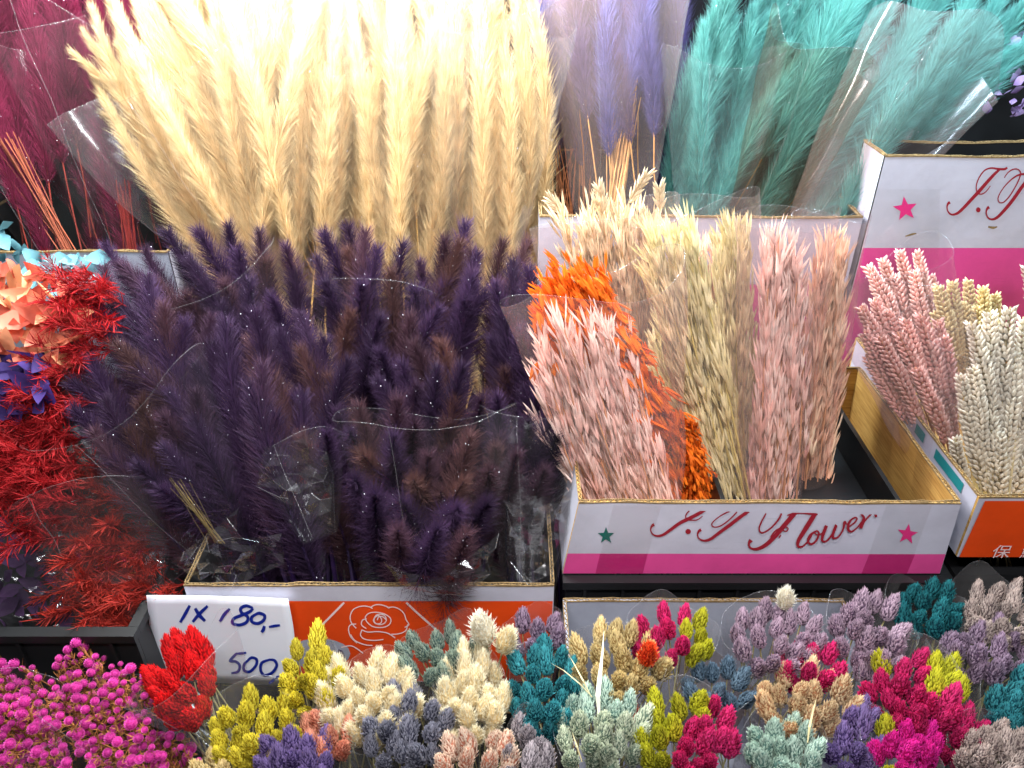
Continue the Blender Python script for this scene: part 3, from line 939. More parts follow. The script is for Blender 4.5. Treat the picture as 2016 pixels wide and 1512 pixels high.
crate('black plastic crate under the orange carton at the right edge', P(1885, 1110, 0.69).x + .006, 1.0, 0.695, 1.0, 0.701, 0.842, 8)

# --- orange carton with the rose, under the purple plumes
oyf = 0.64; ozt = P(700, 1153, oyf).z
oxl = P(362, 1155, oyf).x; oxr = P(1091, 1155, oyf).x
OB = make_box('orange and white carton with a line drawn rose, holding purple plumes', 'orange and white cartons', oxl, oxr, oyf, 1.0, 0.702, ozt, M_WHITE, M_WHITE, M_BLACK)
po = lambda off: on_plane((0, oyf, 0.8), (0, -1, 0), off)
f_, ex = OB['front'], 0
zo = P(700, 1183, oyf).z
b = MB(); b.add([(oxl + .001, oyf - .0003, .703), (oxr - .001, oyf - .0003, .703), (oxr - .001, oyf - .0003, zo), (oxl + .001, oyf - .0003, zo)], [(0, 1, 2, 3)], 0)
b.obj('orange_print', [M_ORANGE], f_)
b = MB(); q = po(0.0006)
zoom = lambda pts, w: [(500 + x / 3.2516, 1130 + y / 3.2516, w) for x, y in pts]
stroke(b, zoom([(578, 180), (470, 290), (360, 400)], 4.0), q); stroke(b, zoom([(975, 180), (1050, 250), (1140, 330), (1240, 420)], 4.0), q)
b.obj('diagonal_lines', [M_LINEW], f_)
b = MB()
ROSE = [[(660, 440), (620, 400), (606, 350), (620, 322), (655, 318)],
        [(655, 345), (622, 305), (618, 262), (640, 222), (690, 203), (735, 206), (760, 218)],
        [(745, 212), (775, 195), (810, 193), (845, 203), (868, 216)],
        [(855, 213), (895, 208), (935, 224), (962, 252), (975, 290), (992, 320), (965, 338)],
        [(985, 318), (972, 358), (930, 378), (880, 382)],
        [(720, 345), (690, 322), (695, 292), (722, 282)],
        [(722, 300), (714, 272), (735, 248), (775, 240), (815, 245), (850, 258), (876, 282), (872, 312), (845, 332), (800, 338), (755, 328), (722, 300)],
        [(770, 290), (780, 262), (808, 252), (838, 262), (848, 290), (832, 312), (800, 318), (775, 305), (770, 290)],
        [(790, 290), (800, 268), (825, 268), (845, 285)],
        [(800, 258), (778, 270), (766, 292), (782, 312), (812, 308), (818, 285), (800, 258)],
        [(690, 350), (730, 365), (790, 362), (850, 370), (885, 388), (905, 402)],
        [(692, 352), (684, 385), (710, 410), (770, 418), (830, 412)],
        [(620, 380), (650, 420), (710, 445), (760, 450)],
        [(560, 462), (620, 452), (660, 470), (700, 500)]]
for s in ROSE: stroke(b, zoom(s, 2.1), q)
b.obj('rose_drawing', [M_LINEW], f_)
b = MB(); V = [po(0.0006)(628 + 62 * math.cos(k * .3491), 1286 + 30 * math.sin(k * .3491)) for k in range(18)]; b.add(V, [tuple(range(18))], 0)
b.obj('pale_oval', [M_GREYW], f_)

# --- orange carton with the characters at the right edge
ryf = 0.684; rzt = P(1905, 978, ryf).z; rxl = P(1886, 1090, ryf).x
RB = make_box('orange carton at the right edge holding pink and cream wheat', 'orange and white cartons', rxl, 1.02, ryf, 1.06, P(1886, 1096, ryf).z, rzt, M_WHITE, M_WHITE, M_CARD, flare=0.003)
rz0 = P(1886, 1096, ryf).z
b = MB(); b.add([(rxl + .002, ryf - .0016, rz0 + .001), (1.018, ryf - .0016, rz0 + .001), (1.018, ryf - .0026, rzt - .004), (rxl + .004, ryf - .0026, rzt - .004)], [(0, 1, 2, 3)], 0)
b.obj('orange_print', [M_ORANGE], RB['front'])
def glyphs(parent, text, x, z, y, size, mat):
    cu = bpy.data.curves.new('glyph', 'FONT'); cu.body = text; cu.size = size; cu.space_character = 1.25
    tmp = bpy.data.objects.new('glyph_tmp', cu); scene.collection.objects.link(tmp)
    dg = bpy.context.evaluated_depsgraph_get(); ev = tmp.evaluated_get(dg)
    me = bpy.data.meshes.new_from_object(ev)
    bpy.data.objects.remove(tmp)
    o = bpy.data.objects.new('characters', me); me.materials.clear(); me.materials.append(mat)
    scene.collection.objects.link(o); o.parent = parent
    o.rotation_euler = (math.pi / 2, 0, 0); o.location = Vector((x, y, z)) - wloc(parent)
    return o
gp = P(1946, 1092, ryf)
glyphs(RB['front'], '\u4fdd \u9bae \u82b1', gp.x, gp.z, ryf - .0036, 0.0225, M_LINEW)
# teal printing along the carton's outer side
for (u0, u1) in ((0.03, 0.10), (0.13, 0.155), (0.20, 0.225), (0.26, 0.275)):
    b = MB(); xx = rxl - .0032
    b.add([(xx, ryf + u0, rzt - .020), (xx, ryf + u1, rzt - .020), (xx - .0006, ryf + u1, rzt - .006), (xx - .0006, ryf + u0, rzt - .006)], [(0, 1, 2, 3)], 0)
    b.obj('teal_print', [M_TEALP], RB['left'])

# --- front row carton with its grey back board showing
gy = 0.646; gzt = P(1300, 1180, gy).z
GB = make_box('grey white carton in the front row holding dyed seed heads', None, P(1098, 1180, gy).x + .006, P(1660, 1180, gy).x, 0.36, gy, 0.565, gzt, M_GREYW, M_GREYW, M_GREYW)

# --- upper row cartons
uy = 1.07
def upper(label, x0, x1, zt_, yb=1.42, group='upper row cartons', fm=None):
    return make_box(label, group, x0, x1, uy, yb, 0.902, zt_, fm or M_WHITE, M_WHITE, M_BLACK)
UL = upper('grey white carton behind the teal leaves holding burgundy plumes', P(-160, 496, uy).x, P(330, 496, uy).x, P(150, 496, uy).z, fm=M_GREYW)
UM = upper('carton behind the purple plumes holding the cream plumes', P(345, 505, uy).x, P(1040, 505, uy).x, P(600, 585, uy).z, fm=M_BLACK)
UR = upper('pale carton with a magenta lower half standing behind the oats', P(1062, 425, uy).x, P(1700, 425, uy).x, P(1650, 428, uy).z)
zz = P(1650, 560, uy).z
b = MB(); b.add([(P(1062, 425, uy).x + .001, uy - .0003, .903), (P(1700, 425, uy).x - .001, uy - .0003, .903), (P(1700, 425, uy).x - .001, uy - .0003, zz), (P(1062, 425, uy).x + .001, uy - .0003, zz)], [(0, 1, 2, 3)], 0)
b.obj('magenta_print', [M_PINK], UR['front'])
ux0 = P(1712, 430, uy).x
UJ = upper('tall white and magenta carton with script lettering and a pink star', ux0, ux0 + 0.46, P(1900, 309, uy).z, yb=1.15, group='flower cartons with script lettering')
pu = lambda off: on_plane((0, uy, 1), (0, -1, 0), off)
za = P(1850, 488, uy).z
b = MB(); b.add([(ux0 + .001, uy - .0003, .903), (ux0 + .459, uy - .0003, .903), (ux0 + .459, uy - .0003, za), (ux0 + .001, uy - .0003, za)], [(0, 1, 2, 3)], 0)
b.obj('magenta_print', [M_PINK], UJ['front'])
lettering(UJ['front'], pu(0.0006), 1870, 398, 1 / 4.32)
b = MB(); star(b, 1782, 411, 25, pu(0.0006), -0.12); b.obj('pink_star', [M_STAR_P], UJ['front'])
b = MB()
stroke(b, [(1782, 465, 2), (1795, 461, 4), (1804, 459, 2)], pu(0.0006)); stroke(b, [(1945, 446, 3), (1955, 448, 5), (1963, 446, 2)], pu(0.0006))
b.obj('scuff_marks', [M_FLUTE], UJ['front'])
sheet(UJ['front'], 'clear_tape', [(1712, 372), (1850, 372), (1846, 700), (1690, 700)], pu(0.0010), M_TAPE)

# shelf rail behind the tall carton
b = MB(); b.box((0.62, 1.50, 1.0), (1.6, 1.56, 1.285)); b.box((0.62, 1.49, 1.30), (1.6, 1.70, 1.315))
struct(b.obj('back_shelf', [M_BLACK]))

# --- the price note
root = None
b = MB(); q = on_plane((0, oyf, 0.8), (0, -1, 0), 0.004)
cor = [(293, 1163), (571, 1166), (580, 1338), (308, 1337)]
nu, nv = 16, 10
V = []
for j in range(nv + 1):
    for i in range(nu + 1):
        u = i / nu; v = j / nv
        x = (cor[0][0]*(1-u)+cor[1][0]*u)*(1-v) + (cor[3][0]*(1-u)+cor[2][0]*u)*v + 9 * u * math.sin(math.pi * v)
        y = (cor[0][1]*(1-u)+cor[1][1]*u)*(1-v) + (cor[3][1]*(1-u)+cor[2][1]*u)*v
        p = q(x, y); p.y -= 0.006 * u * u + 0.003 * (1 - v) * (1 - u); V.append(p)
c_ = nu + 1
b.add(V, [(j*c_+i, (j+1)*c_+i, (j+1)*c_+i+1, j*c_+i+1) for j in range(nv) for i in range(nu)], 0)
NOTE = b.obj('price_note', [M_PAPER], None, smooth=True, loc=q(436, 1337))
tag(NOTE, 'white paper price note with blue handwriting reading 1x180,- and 500,-', 'note')
md = NOTE.modifiers.new('paper', 'SOLIDIFY'); md.thickness = 0.0003; md.offset = 0
def qn(x, y):
    u = (x - 300) / 280; v = (y - 1163) / 174
    p = q(x, y); p.y -= 0.006 * u * u + 0.003 * (1 - v) * (1 - u) + 0.0007; return p
HW = [([(1228, 172), (1200, 225), (1166, 282)], 22), ([(1262, 190), (1290, 235), (1325, 272)], 24), ([(1342, 174), (1290, 225), (1246, 278)], 22),
      ([(1484, 190), (1450, 225), (1420, 274)], 21), ([(1632, 182), (1590, 168), (1555, 185), (1560, 212), (1598, 238), (1592, 272), (1545, 292), (1502, 282), (1510, 252), (1560, 228), (1612, 205), (1634, 182)], 20),
      ([(1660, 215), (1625, 240), (1628, 270), (1665, 278), (1702, 255), (1706, 225), (1672, 212), (1650, 222)], 20), ([(1706, 292), (1700, 315), (1688, 334)], 22), ([(1735, 298), (1770, 290), (1806, 284)], 18),
      ([(1530, 474), (1508, 496), (1484, 528), (1520, 530), (1546, 556), (1534, 594), (1492, 606)], 18), ([(1526, 478), (1556, 476), (1588, 470)], 17),
      ([(1610, 510), (1575, 545), (1575, 585), (1612, 590), (1650, 550), (1655, 512), (1625, 500), (1600, 515)], 18),
      ([(1740, 508), (1690, 530), (1680, 575), (1705, 610), (1755, 590), (1784, 545), (1770, 512), (1735, 508)], 18),
      ([(1768, 628), (1755, 645), (1735, 660)], 18), ([(1772, 622), (1790, 616), (1806, 612)], 16)]
for line in (HW[:8], HW[8:]):
  b = MB()
  for pts, w in line:
    stroke(b, [(x / 3.2516, 1130 + y / 3.2516, (w * (1.0 if 0 < i < len(pts) - 1 else 0.75)) / 3.2516) for i, (x, y) in enumerate(pts)], qn)
  b.obj('handwriting', [M_INK], NOTE, loc=NOTE.location)

# ------------------------------------------------------------------ bunches of plumes
def plume_bunch(name, label, cat, group, base, tips, Yf, meshes, mats, rnd, scale=(0.95, 1.2), jitter=0.012, sub='grass_plume', dup=0.0):
    """base (px, py, Y) where the stems gather; tips are photograph points, Yf(px, py) their depth"""
    B = P(*base)
    root = empty(name, B, label, cat, group)
    if dup:
        tips = list(tips) + [(x + rnd.uniform(-20, 20), y + rnd.uniform(-45, 35)) for rep in (0, 1) for x, y in tips if rnd.random() < dup and x > 225]
    for (x, y) in tips:
        T = P(x, y, Yf(x, y) + rnd.uniform(-0.02, 0.02))
        b0 = B + Vector((rnd.gauss(0, jitter), rnd.gauss(0, jitter), 0))
        place(sub, rnd.choice(meshes), root, T, T - b0, rnd.uniform(0, 6.28), rnd.uniform(*scale), mats)
    return root

def poly_tips(poly, dist, n, seed):
    r = random.Random(seed)
    return darts(in_poly(poly), poly_box(poly), dist, n, r, 6000)

PUR_H = fibre(S(34, 20, 44), S(74, 50, 82), 0.35, 0.3, 0.7, S(86, 56, 54))
PUR_S = fibre(S(26, 12, 44), S(42, 20, 62), 0.0, 0.2, 0.5)
PM = [PUR_H, PUR_S, M_GLINT]
def purY(x, y): return 1.015 - (max(y, 430) - 430) / 640.0 * 0.37
GP = 'dark purple plume bundles in the orange carton'
R1 = random.Random(11)
pb = []
pb.append(plume_bunch('plume_bunch', 'dark purple plume bundle fanning left over the red filler', 'dried grass', GP, (505, 1140, 0.74),
    poly_tips([(190, 520), (330, 560), (440, 640), (400, 860), (330, 980), (240, 930), (130, 830), (110, 680)], 49, 86, 1), purY, PURPLE, PM, R1))
pb.append(plume_bunch('plume_bunch', 'brownish purple plume bundle at the back left, below the cream fan', 'dried grass', GP, (610, 960, 0.92),
    poly_tips([(200, 480), (300, 455), (440, 430), (560, 470), (600, 560), (520, 640), (400, 600), (280, 570)], 49, 59, 2), lambda x, y: purY(x, y) + 0.02, PURPLE, PM, R1))
pb.append(plume_bunch('plume_bunch', 'dark purple plume bundle in the middle, left of the centre bag', 'dried grass', GP, (640, 1160, 0.72),
    poly_tips([(430, 640), (560, 600), (680, 640), (690, 760), (620, 900), (560, 840), (470, 760)], 48, 55, 3), purY, PURPLE, PM, R1))
pb.append(plume_bunch('plume_bunch', 'tallest violet plume bundle reaching up into the cream plumes', 'dried grass', GP, (750, 1030, 0.91),
    poly_tips([(600, 480), (690, 425), (760, 500), (880, 440), (960, 440), (940, 560), (820, 640), (700, 620), (620, 600)], 49, 59, 4), lambda x, y: purY(x, y) + 0.01, PURPLE, PM, R1))
pb.append(plume_bunch('plume_bunch', 'dark purple plume bundle nodding to the front in the centre bag', 'dried grass', GP, (848, 1190, 0.80),
    poly_tips([(720, 700), (860, 660), (950, 740), (980, 880), (980, 1000), (930, 1060), (850, 1075), (780, 1050), (700, 950), (680, 820)], 47, 102, 5), lambda x, y: purY(x, y) - 0.012 - 0.03 * max(0, y - 900) / 200, PURPLE, PM, R1))
pb.append(plume_bunch('plume_bunch', 'brownish purple plume bundle on the right, beside the pink oats', 'dried grass', GP, (1040, 1190, 0.76),
    poly_tips([(980, 480), (1050, 470), (1060, 640), (1110, 760), (1130, 880), (1060, 940), (980, 860), (960, 700)], 48, 66, 6), purY, PURPLE, PM, R1))
pb.append(plume_bunch('plume_bunch', 'small dark purple plume bundle hanging low between two bags', 'dried grass', GP, (600, 1300, 0.80),
    poly_tips([(470, 800), (590, 770), (640, 880), (600, 930), (500, 900)], 48, 25, 7), lambda x, y: purY(x, y) + 0.04, PURPLE, PM, R1))

for root_, tips_ in ((pb[3], [(930, 540), (955, 580), (915, 590), (940, 500), (905, 480), (720, 460)]), (pb[5], [(985, 560), (1010, 520), (1030, 580)]), (pb[0], [(140, 640), (175, 590), (125, 740)])):
    for x, y in tips_:
        T = P(x, y, purY(x, y)); place('grass_plume', R1.choice(PURPLE), root_, T, T - root_.location, R1.uniform(0, 6.28), R1.uniform(.95, 1.2), PM)
sleeve(pb[0], P(470, 1150, 0.70), P(235, 800, 0.78), 0.022, 0.125, M_FILM_CLEAR, 0.5, 3, 0.03, rimwave=0.06, corner=0.05)
sleeve(pb[1], P(600, 900, 0.93), P(400, 560, 0.98), 0.03, 0.12, M_FILM_CLEAR, 0.5, 4, 0.03)
sleeve(pb[2], P(630, 1060, 0.69), P(585, 880, 0.775), 0.02, 0.06, M_FILM_CLEAR, 0.55, 5, 0.04, corner=0.0)
sleeve(pb[3], P(745, 920, 0.92), P(770, 560, 1.0), 0.03, 0.12, M_FILM_CLEAR, 0.5, 6, 0.03)
sleeve(pb[4], P(860, 1165, 0.65), P(838, 820, 0.74), 0.032, 0.105, M_FILM_CLEAR, 0.55, 7, 0.03, corner=0.05, bulge=0.5)
sleeve(pb[5], P(1045, 1150, 0.66), P(1055, 820, 0.80), 0.03, 0.07, M_FILM_CLEAR, 0.55, 8, 0.04, corner=0.05)
crumple_patch(pb[0], [(335, 1105), (430, 1035), (470, 1000), (478, 1060), (555, 1050), (560, 1110), (500, 1135), (440, 1180), (400, 1150)], 0.632, 21)
crumple_patch(pb[2], [(505, 958), (520, 880), (600, 862), (632, 840), (655, 930), (660, 1055), (610, 1030), (560, 990)], 0.668, 22)
crumple_patch(pb[4], [(755, 1105), (800, 1128), (868, 1136), (905, 1110), (982, 1050), (965, 1130), (915, 1172), (850, 1168), (790, 1158)], 0.602, 23)
crumple_patch(pb[5], [(990, 985), (1060, 1000), (1125, 960), (1118, 1050), (1085, 1130), (1040, 1152), (1005, 1105)], 0.645, 24)
# straw coloured stalks added in place of the yellowish stem reflections in one bag
STRAW = [fibre(S(84, 68, 40), S(116, 98, 60), 0.1, 0.35)]
for root_, (x0, y0, Y0), (x1, y1, Y1), wpx, n_ in ((pb[0], (345, 950, .70), (430, 1070, .67), 16, 14),):
    for k in range(n_):
        T = P(x0 + R1.gauss(0, wpx * .6), y0 + R1.uniform(-12, 12), Y0); B = P(x1 + R1.gauss(0, wpx * .5), y1, Y1)
        place('stalk', STALK[k % 4], root_, T, T - B, R1.uniform(0, 6), ((T - B).length / 0.3,) * 3, STRAW)

# cream plumes
CR_H = fibre(S(200, 162, 112), S(232, 208, 166), 0.52, 0.06, 0.8)
CR_S = fibre(S(196, 150, 84), S(214, 170, 104), 0.2, 0.2, 0.6)
CM = [CR_H, CR_S, M_GLINT]
R2 = random.Random(12)
GC = 'cream plume bundles in the upper row'
def crY(x, y): return 1.17 + 0.0002 * max(0, y)
c1 = plume_bunch('plume_bunch', 'wide cream plume bundle fanning out to the left at the top', 'dried grass', GC, (585, 590, 1.155),
    [(150, 110), (185, 150), (170, 70), (235, 185), (200, 100), (185, 25), (215, 230), (235, 90), (260, -20), (290, 130), (300, 10), (330, 60), (345, 170), (360, -40), (390, 40), (400, 150), (430, -60), (440, 60), (470, -20), (480, 130), (510, -70), (520, 40), (550, -30), (560, 100), (590, -80), (600, 20), (630, 90), (640, -60), (660, 10), (280, 240), (330, 280), (395, 250), (455, 240), (520, 220), (580, 230), (640, 210), (210, -30), (250, -90), (300, -120), (360, -140), (420, -150), (500, -160), (580, -170), (650, -160), (430, 330), (500, 320), (560, 340), (620, 330), (665, 420), (270, -40), (320, -50), (380, -70), (450, -90), (540, -100), (620, -110), (670, -90), (230, 20), (410, -10), (470, 50), (350, 20), (570, -40), (640, 30), (680, -60), (672, -20), (690, 20), (665, 60), (610, -60)],
    crY, CREAM, CM, R2, (0.85, 1.1), dup=0.75)
c2 = plume_bunch('plume_bunch', 'upright cream plume bundle in the middle of the upper row', 'dried grass', GC, (825, 575, 1.15),
    [(700, -80), (690, -10), (705, 60), (880, -20), (895, 20), (870, -60), (740, -60), (780, -100), (820, -70), (860, -100), (890, -60), (720, 40), (765, 20), (810, 50), (850, 20), (885, 60), (715, 140), (760, 120), (800, 150), (845, 130), (880, 170), (730, 230), (780, 240), (830, 230), (870, 270), (750, 330), (815, 330)],
    crY, CREAM, CM, R2, (0.85, 1.1), dup=0.75)
c3 = plume_bunch('plume_bunch', 'cream plume bundle on the right with frayed tips beside the mauve plumes', 'dried grass', GC, (950, 575, 1.15),
    [(905, -80), (940, -90), (980, -70), (1015, -60), (925, 30), (965, 10), (1000, 50), (1020, 130), (1050, 140), (1068, 170), (930, 130), (970, 120), (1010, 190), (1055, 230), (920, 230), (960, 240), (1000, 270), (1040, 300), (975, 350), (940, 340), (1010, 370)],
    crY, CREAM, CM, R2, (0.85, 1.1), dup=0.75)
sleeve(c1, P(620, 620, 1.10), P(395, 130, 1.16), 0.04, 0.24, M_FILM, 0.4, 9, 0.02, bulge=0.7)
sleeve(c2, P(825, 560, 1.09), P(790, -60, 1.13), 0.045, 0.095, M_FILM, 0.5, 10, 0.03)
sleeve(c3, P(950, 560, 1.09), P(985, 40, 1.13), 0.045, 0.10, M_FILM, 0.5, 12, 0.03)

# burgundy plumes at the top left
BU_H = fibre(S(70, 8, 30), S(112, 18, 56), 0.25, 0.3, 0.8)
BU_S = fibre(S(96, 26, 22), S(124, 48, 34), 0.1, 0.2, 0.6)
BM = [BU_H, BU_S, M_GLINT]
R3 = random.Random(13)
GB_ = 'burgundy plume bundles in the upper row'
def buY(x, y): return 1.26
u1 = plume_bunch('plume_bunch', 'burgundy plume bundle in the top left corner with bare orange stems', 'dried grass', GB_, (150, 640, 1.14),
    [(-120, -20), (-60, -60), (-10, -40), (30, -80), (60, -30), (-90, 60), (-30, 40), (20, 60), (55, 50), (-60, 130), (0, 140), (-20, -130), (50, -140)], buY, SOFT, BM, R3, (0.8, 1.0))
u2 = plume_bunch('plume_bunch', 'burgundy plume bundle tucked behind the cream fan', 'dried grass', GB_, (290, 640, 1.15),
    [(90, -60), (125, -100), (160, -60), (200, -120), (110, 30), (150, 20), (190, 60), (130, 110), (170, 150), (90, 90), (215, 190), (150, 240), (230, 300), (240, -60), (270, -100)], lambda x, y: 1.28, SOFT, BM, R3, (0.8, 1.0))
for k in range(24):
    T = P(R3.uniform(-20, 40), R3.uniform(250, 330), 1.16); B = P(142 + R3.gauss(0, 7), 520, 1.12)
    place('stalk', STALK[k % 4], u1, T, T - B, 0, 0.9, [fibre(S(104, 44, 28), S(136, 68, 42), 0.1, 0.3)])
for k in range(16):
    T = P(R3.uniform(222, 262), R3.uniform(350, 400), 1.16); B = P(256 + R3.gauss(0, 6), 520, 1.13)
    place('stalk', STALK[k % 4], u2, T, T - B, 0, 0.8, [fibre(S(96, 20, 20), S(128, 38, 32), 0.1, 0.3)])
sleeve(u1, P(140, 560, 1.13), P(-20, 60, 1.2), 0.03, 0.15, M_FILM_CLEAR, 0.5, 14, 0.03)
sleeve(u2, P(280, 560, 1.13), P(140, 60, 1.2), 0.03, 0.115, M_FILM_CLEAR, 0.5, 15, 0.03, corner=0.1)

# mauve plumes between cream and teal
MA_H = fibre(S(62, 56, 100), S(108, 104, 162), 0.35, 0.25, 0.7, S(94, 66, 96))
MA_S = fibre(S(168, 120, 70), S(196, 150, 96), 0.1, 0.2, 0.6)
MM = [MA_H, MA_S, M_GLINT]
R4 = random.Random(14)
GM = 'mauve plume bundles in the upper row'
m1 = plume_bunch('plume_bunch', 'mauve plume bundle with bare straw stems between cream and teal', 'dried grass', GM, (1215, 560, 1.16),
    [(1110, -150), (1140, -170), (1160, -120), (1200, -150), (1240, -160), (1280, -150), (1150, -70), (1190, -90), (1230, -60), (1270, -90), (1215, -120), (1130, -90), (1175, -40), (1250, -30), (1300, -120)], lambda x, y: 1.24, SOFT, MM, R4, (0.82, 0.95))
m2 = plume_bunch('plume_bunch', 'dim violet plume bundle behind the right edge of the cream', 'dried grass', GM, (1110, 560, 1.2),
    [(1040, -160), (1070, -200), (1100, -180), (1060, -100), (1090, -80), (1050, -40), (1110, -100), (1085, 10)], lambda x, y: 1.31, SOFT, MM, R4, (0.9, 1.0))
m3 = plume_bunch('plume_bunch', 'shadowy violet plume bundle left of the teal plumes', 'dried grass', GM, (1290, 600, 1.2),
    [(1290, -120), (1320, -160), (1350, -120), (1310, -40), (1300, 40), (1335, -60), (1285, 120), (1310, 150)], lambda x, y: 1.34, SOFT, [fibre(S(64, 52, 96), S(92, 80, 132), 0.3, 0.25), MA_S, M_GLINT], R4, (0.95, 1.05))
for k in range(30):
    T = P(R4.uniform(1190, 1262), R4.uniform(150, 240), 1.19); B = P(1203 + R4.gauss(0, 9), 430, 1.14)
    place('stalk', STALK[k % 4], m1, T, T - B, 0, 0.9, [fibre(S(160, 112, 66), S(196, 150, 96), 0.1, 0.3)])
for k in range(16):
    T = P(R4.uniform(1080, 1135), R4.uniform(280, 330), 1.22); B = P(1115 + R4.gauss(0, 9), 430, 1.18)
    place('stalk', STALK[k % 4], m2, T, T - B, 0, 0.8, [fibre(S(140, 90, 60), S(170, 120, 80), 0.1, 0.3)])
sleeve(m1, P(1205, 520, 1.14), P(1215, -40, 1.19), 0.04, 0.105, M_FILM_PINK, 0.55, 16, 0.03)
sleeve(m2, P(1110, 520, 1.18), P(1085, 20, 1.22), 0.04, 0.085, M_FILM_DIM, 0.5, 17, 0.03)

# teal plumes leaning right
TE_H = fibre(S(58, 120, 112), S(134, 198, 192), 0.5, 0.16, 0.8)
TE_S = fibre(S(120, 112, 70), S(150, 140, 90), 0.1, 0.2, 0.6)
TM = [TE_H, TE_S, M_GLINT]
R5 = random.Random(15)
GT = 'teal plume bundles in the upper row'
def teY(x, y): return 1.20
t1 = plume_bunch('plume_bunch', 'teal plume bundle standing upright at the left of the teal row', 'dried grass', GT, (1365, 510, 1.19),
    [(1360, 130), (1385, 60), (1410, 20), (1445, 50), (1480, 30), (1510, 40), (1375, 190), (1420, 130), (1460, 110), (1500, 110), (1350, 260), (1395, 230), (1440, 200), (1480, 190), (1350, 330), (1390, 320), (1430, 290), (1475, 270), (1520, -30), (1460, -60), (1410, -50)], teY, SOFT, TM, R5, (0.8, 1.0))
t2 = plume_bunch('plume_bunch', 'teal plume bundle leaning right in the middle of the teal row', 'dried grass', GT, (1425, 500, 1.185),
    [(1540, -60), (1580, -90), (1620, -60), (1660, -100), (1700, -70), (1740, -90), (1560, 20), (1600, 10), (1640, 30), (1680, 10), (1720, 30), (1545, 100), (1590, 90), (1640, 110), (1680, 90), (1540, 180), (1580, 190), (1620, 190), (1560, 260), (1600, 280)], teY, SOFT, TM, R5, (0.85, 1.05))
t3 = plume_bunch('plume_bunch', 'teal plume bundle leaning far right over the lettered carton', 'dried grass', GT, (1525, 490, 1.18),
    [(1780, -90), (1830, -70), (1880, -80), (1930, -60), (1980, -40), (1760, 0), (1810, 10), (1860, 0), (1910, 10), (1960, 10), (2000, 20), (1740, 70), (1790, 80), (1850, 70), (1900, 80), (1950, 90), (1985, 100), (1730, 150), (1780, 160), (1840, 160), (1890, 170), (1920, 190), (1720, 230), (1780, 250), (1840, 240), (1700, 290), (2040, -20), (2050, 50), (2030, 110), (1930, 130), (1980, 60)], teY, SOFT, TM, R5, (0.85, 1.05))
sleeve(t1, P(1390, 480, 1.13), P(1425, 110, 1.16), 0.04, 0.085, M_FILM, 0.5, 18, 0.03, corner=.1)
sleeve(t2, P(1480, 480, 1.12), P(1620, 110, 1.15), 0.04, 0.085, M_FILM_DIM, 0.5, 19, 0.03, corner=.2)  # brown film tint stands in for brown reflections on this sleeve
sleeve(t3, P(1590, 470, 1.11), P(1850, 100, 1.15), 0.04, 0.115, M_FILM_PINK, 0.5, 20, 0.03, corner=.15)

# lilac flowers on the shelf at the top right edge
lr = empty('flower_bunch', P(1995, 200, 1.42), 'pale lilac flower cluster on the dark shelf at the top right edge', 'flowers')
LM = [fibre(S(128, 96, 150), S(190, 160, 206), 0.3, 0.2)]
R6 = random.Random(16)
for k in range(60):
    p = P(R6.uniform(1940, 2060), R6.uniform(70, 225), 1.42 + R6.uniform(-.03, .03))
    place('petal', ROUNDLEAF[k % 4], lr, p, (R6.gauss(0, .6), -0.7, R6.gauss(0.3, .6)), R6.uniform(0, 6.28), R6.uniform(.6, 1.0), LM)

# ------------------------------------------------------------------ oats in the low carton
def oat_bunch(label, base, top, Yb, Yt, half, n, meshes, mats, seed, spread_y=110, scale=(0.85, 1.1), group='oat bundles in the low carton', fan=0.45):
    r = random.Random(seed)
    B = P(base[0], base[1], Yb)
    root = empty('oat_bunch', B, label, 'dried oats', group)
    for i in range(n):
        u = r.uniform(-1, 1); v = r.random()
        x = top[0] + u * half; y = top[1] + v ** 1.3 * spread_y + abs(u) * 30
        T = P(x, y, Yt + r.uniform(-0.025, 0.02))
        b0 = B + Vector((u * half * fan * 0.0006, r.gauss(0, .006), 0))
        place('oat_stalk', r.choice(meshes), root, T, T - b0, r.uniform(0, 6.28), r.uniform(*scale), mats)
    return root
PK = [fibre(S(236, 168, 152), S(255, 232, 220), 0.3, 0.08), fibre(S(214, 150, 110), S(226, 170, 130), 0.1, 0.2)]  # near-white tip colour carries the highlights on the pink husks
PC = [fibre(S(236, 172, 140), S(255, 228, 200), 0.3, 0.08), fibre(S(214, 150, 110), S(226, 170, 130), 0.1, 0.2)]
GN = [fibre(S(200, 182, 118), S(250, 240, 194), 0.3, 0.08), fibre(S(196, 176, 104), S(216, 200, 130), 0.1, 0.2)]
TN = [fibre(S(196, 164, 124), S(240, 220, 188), 0.25, 0.12), fibre(S(190, 150, 100), S(206, 170, 120), 0.1, 0.2)]
OR = [fibre(S(214, 74, 8), S(246, 132, 36), 0.3, 0.2), fibre(S(214, 84, 14), S(236, 120, 40), 0.1, 0.2)]
o5 = oat_bunch('tan oat bundle at the back left, above the orange one', (1290, 1080), (1190, 385), 0.93, 0.99, 95, 40, OAT, TN, 31, 170, (0.9, 1.15))
o8 = oat_bunch('salmon oat bundle at the back between the green and pink oats', (1430, 1080), (1400, 455), 0.93, 0.99, 56, 28, OAT, PC, 38, 150, (0.9, 1.1))
o7 = oat_bunch('slim pale green oat bundle squeezed behind the green and upright pink ones', (1470, 1060), (1445, 425), 0.88, 0.93, 34, 22, OAT, GN, 37, 200, (0.9, 1.15))
o6 = oat_bunch('bright orange drooping oat bundle behind the front pink one', (1400, 1030), (1105, 488), 0.80, 0.835, 66, 36, OATD, OR, 36, 130, (0.95, 1.15))
o6b = oat_bunch('short bright orange bundle low behind the front pink oats', (1410, 1050), (1340, 800), 0.80, 0.80, 26, 18, OATD, OR, 39, 90, (0.5, 0.65))
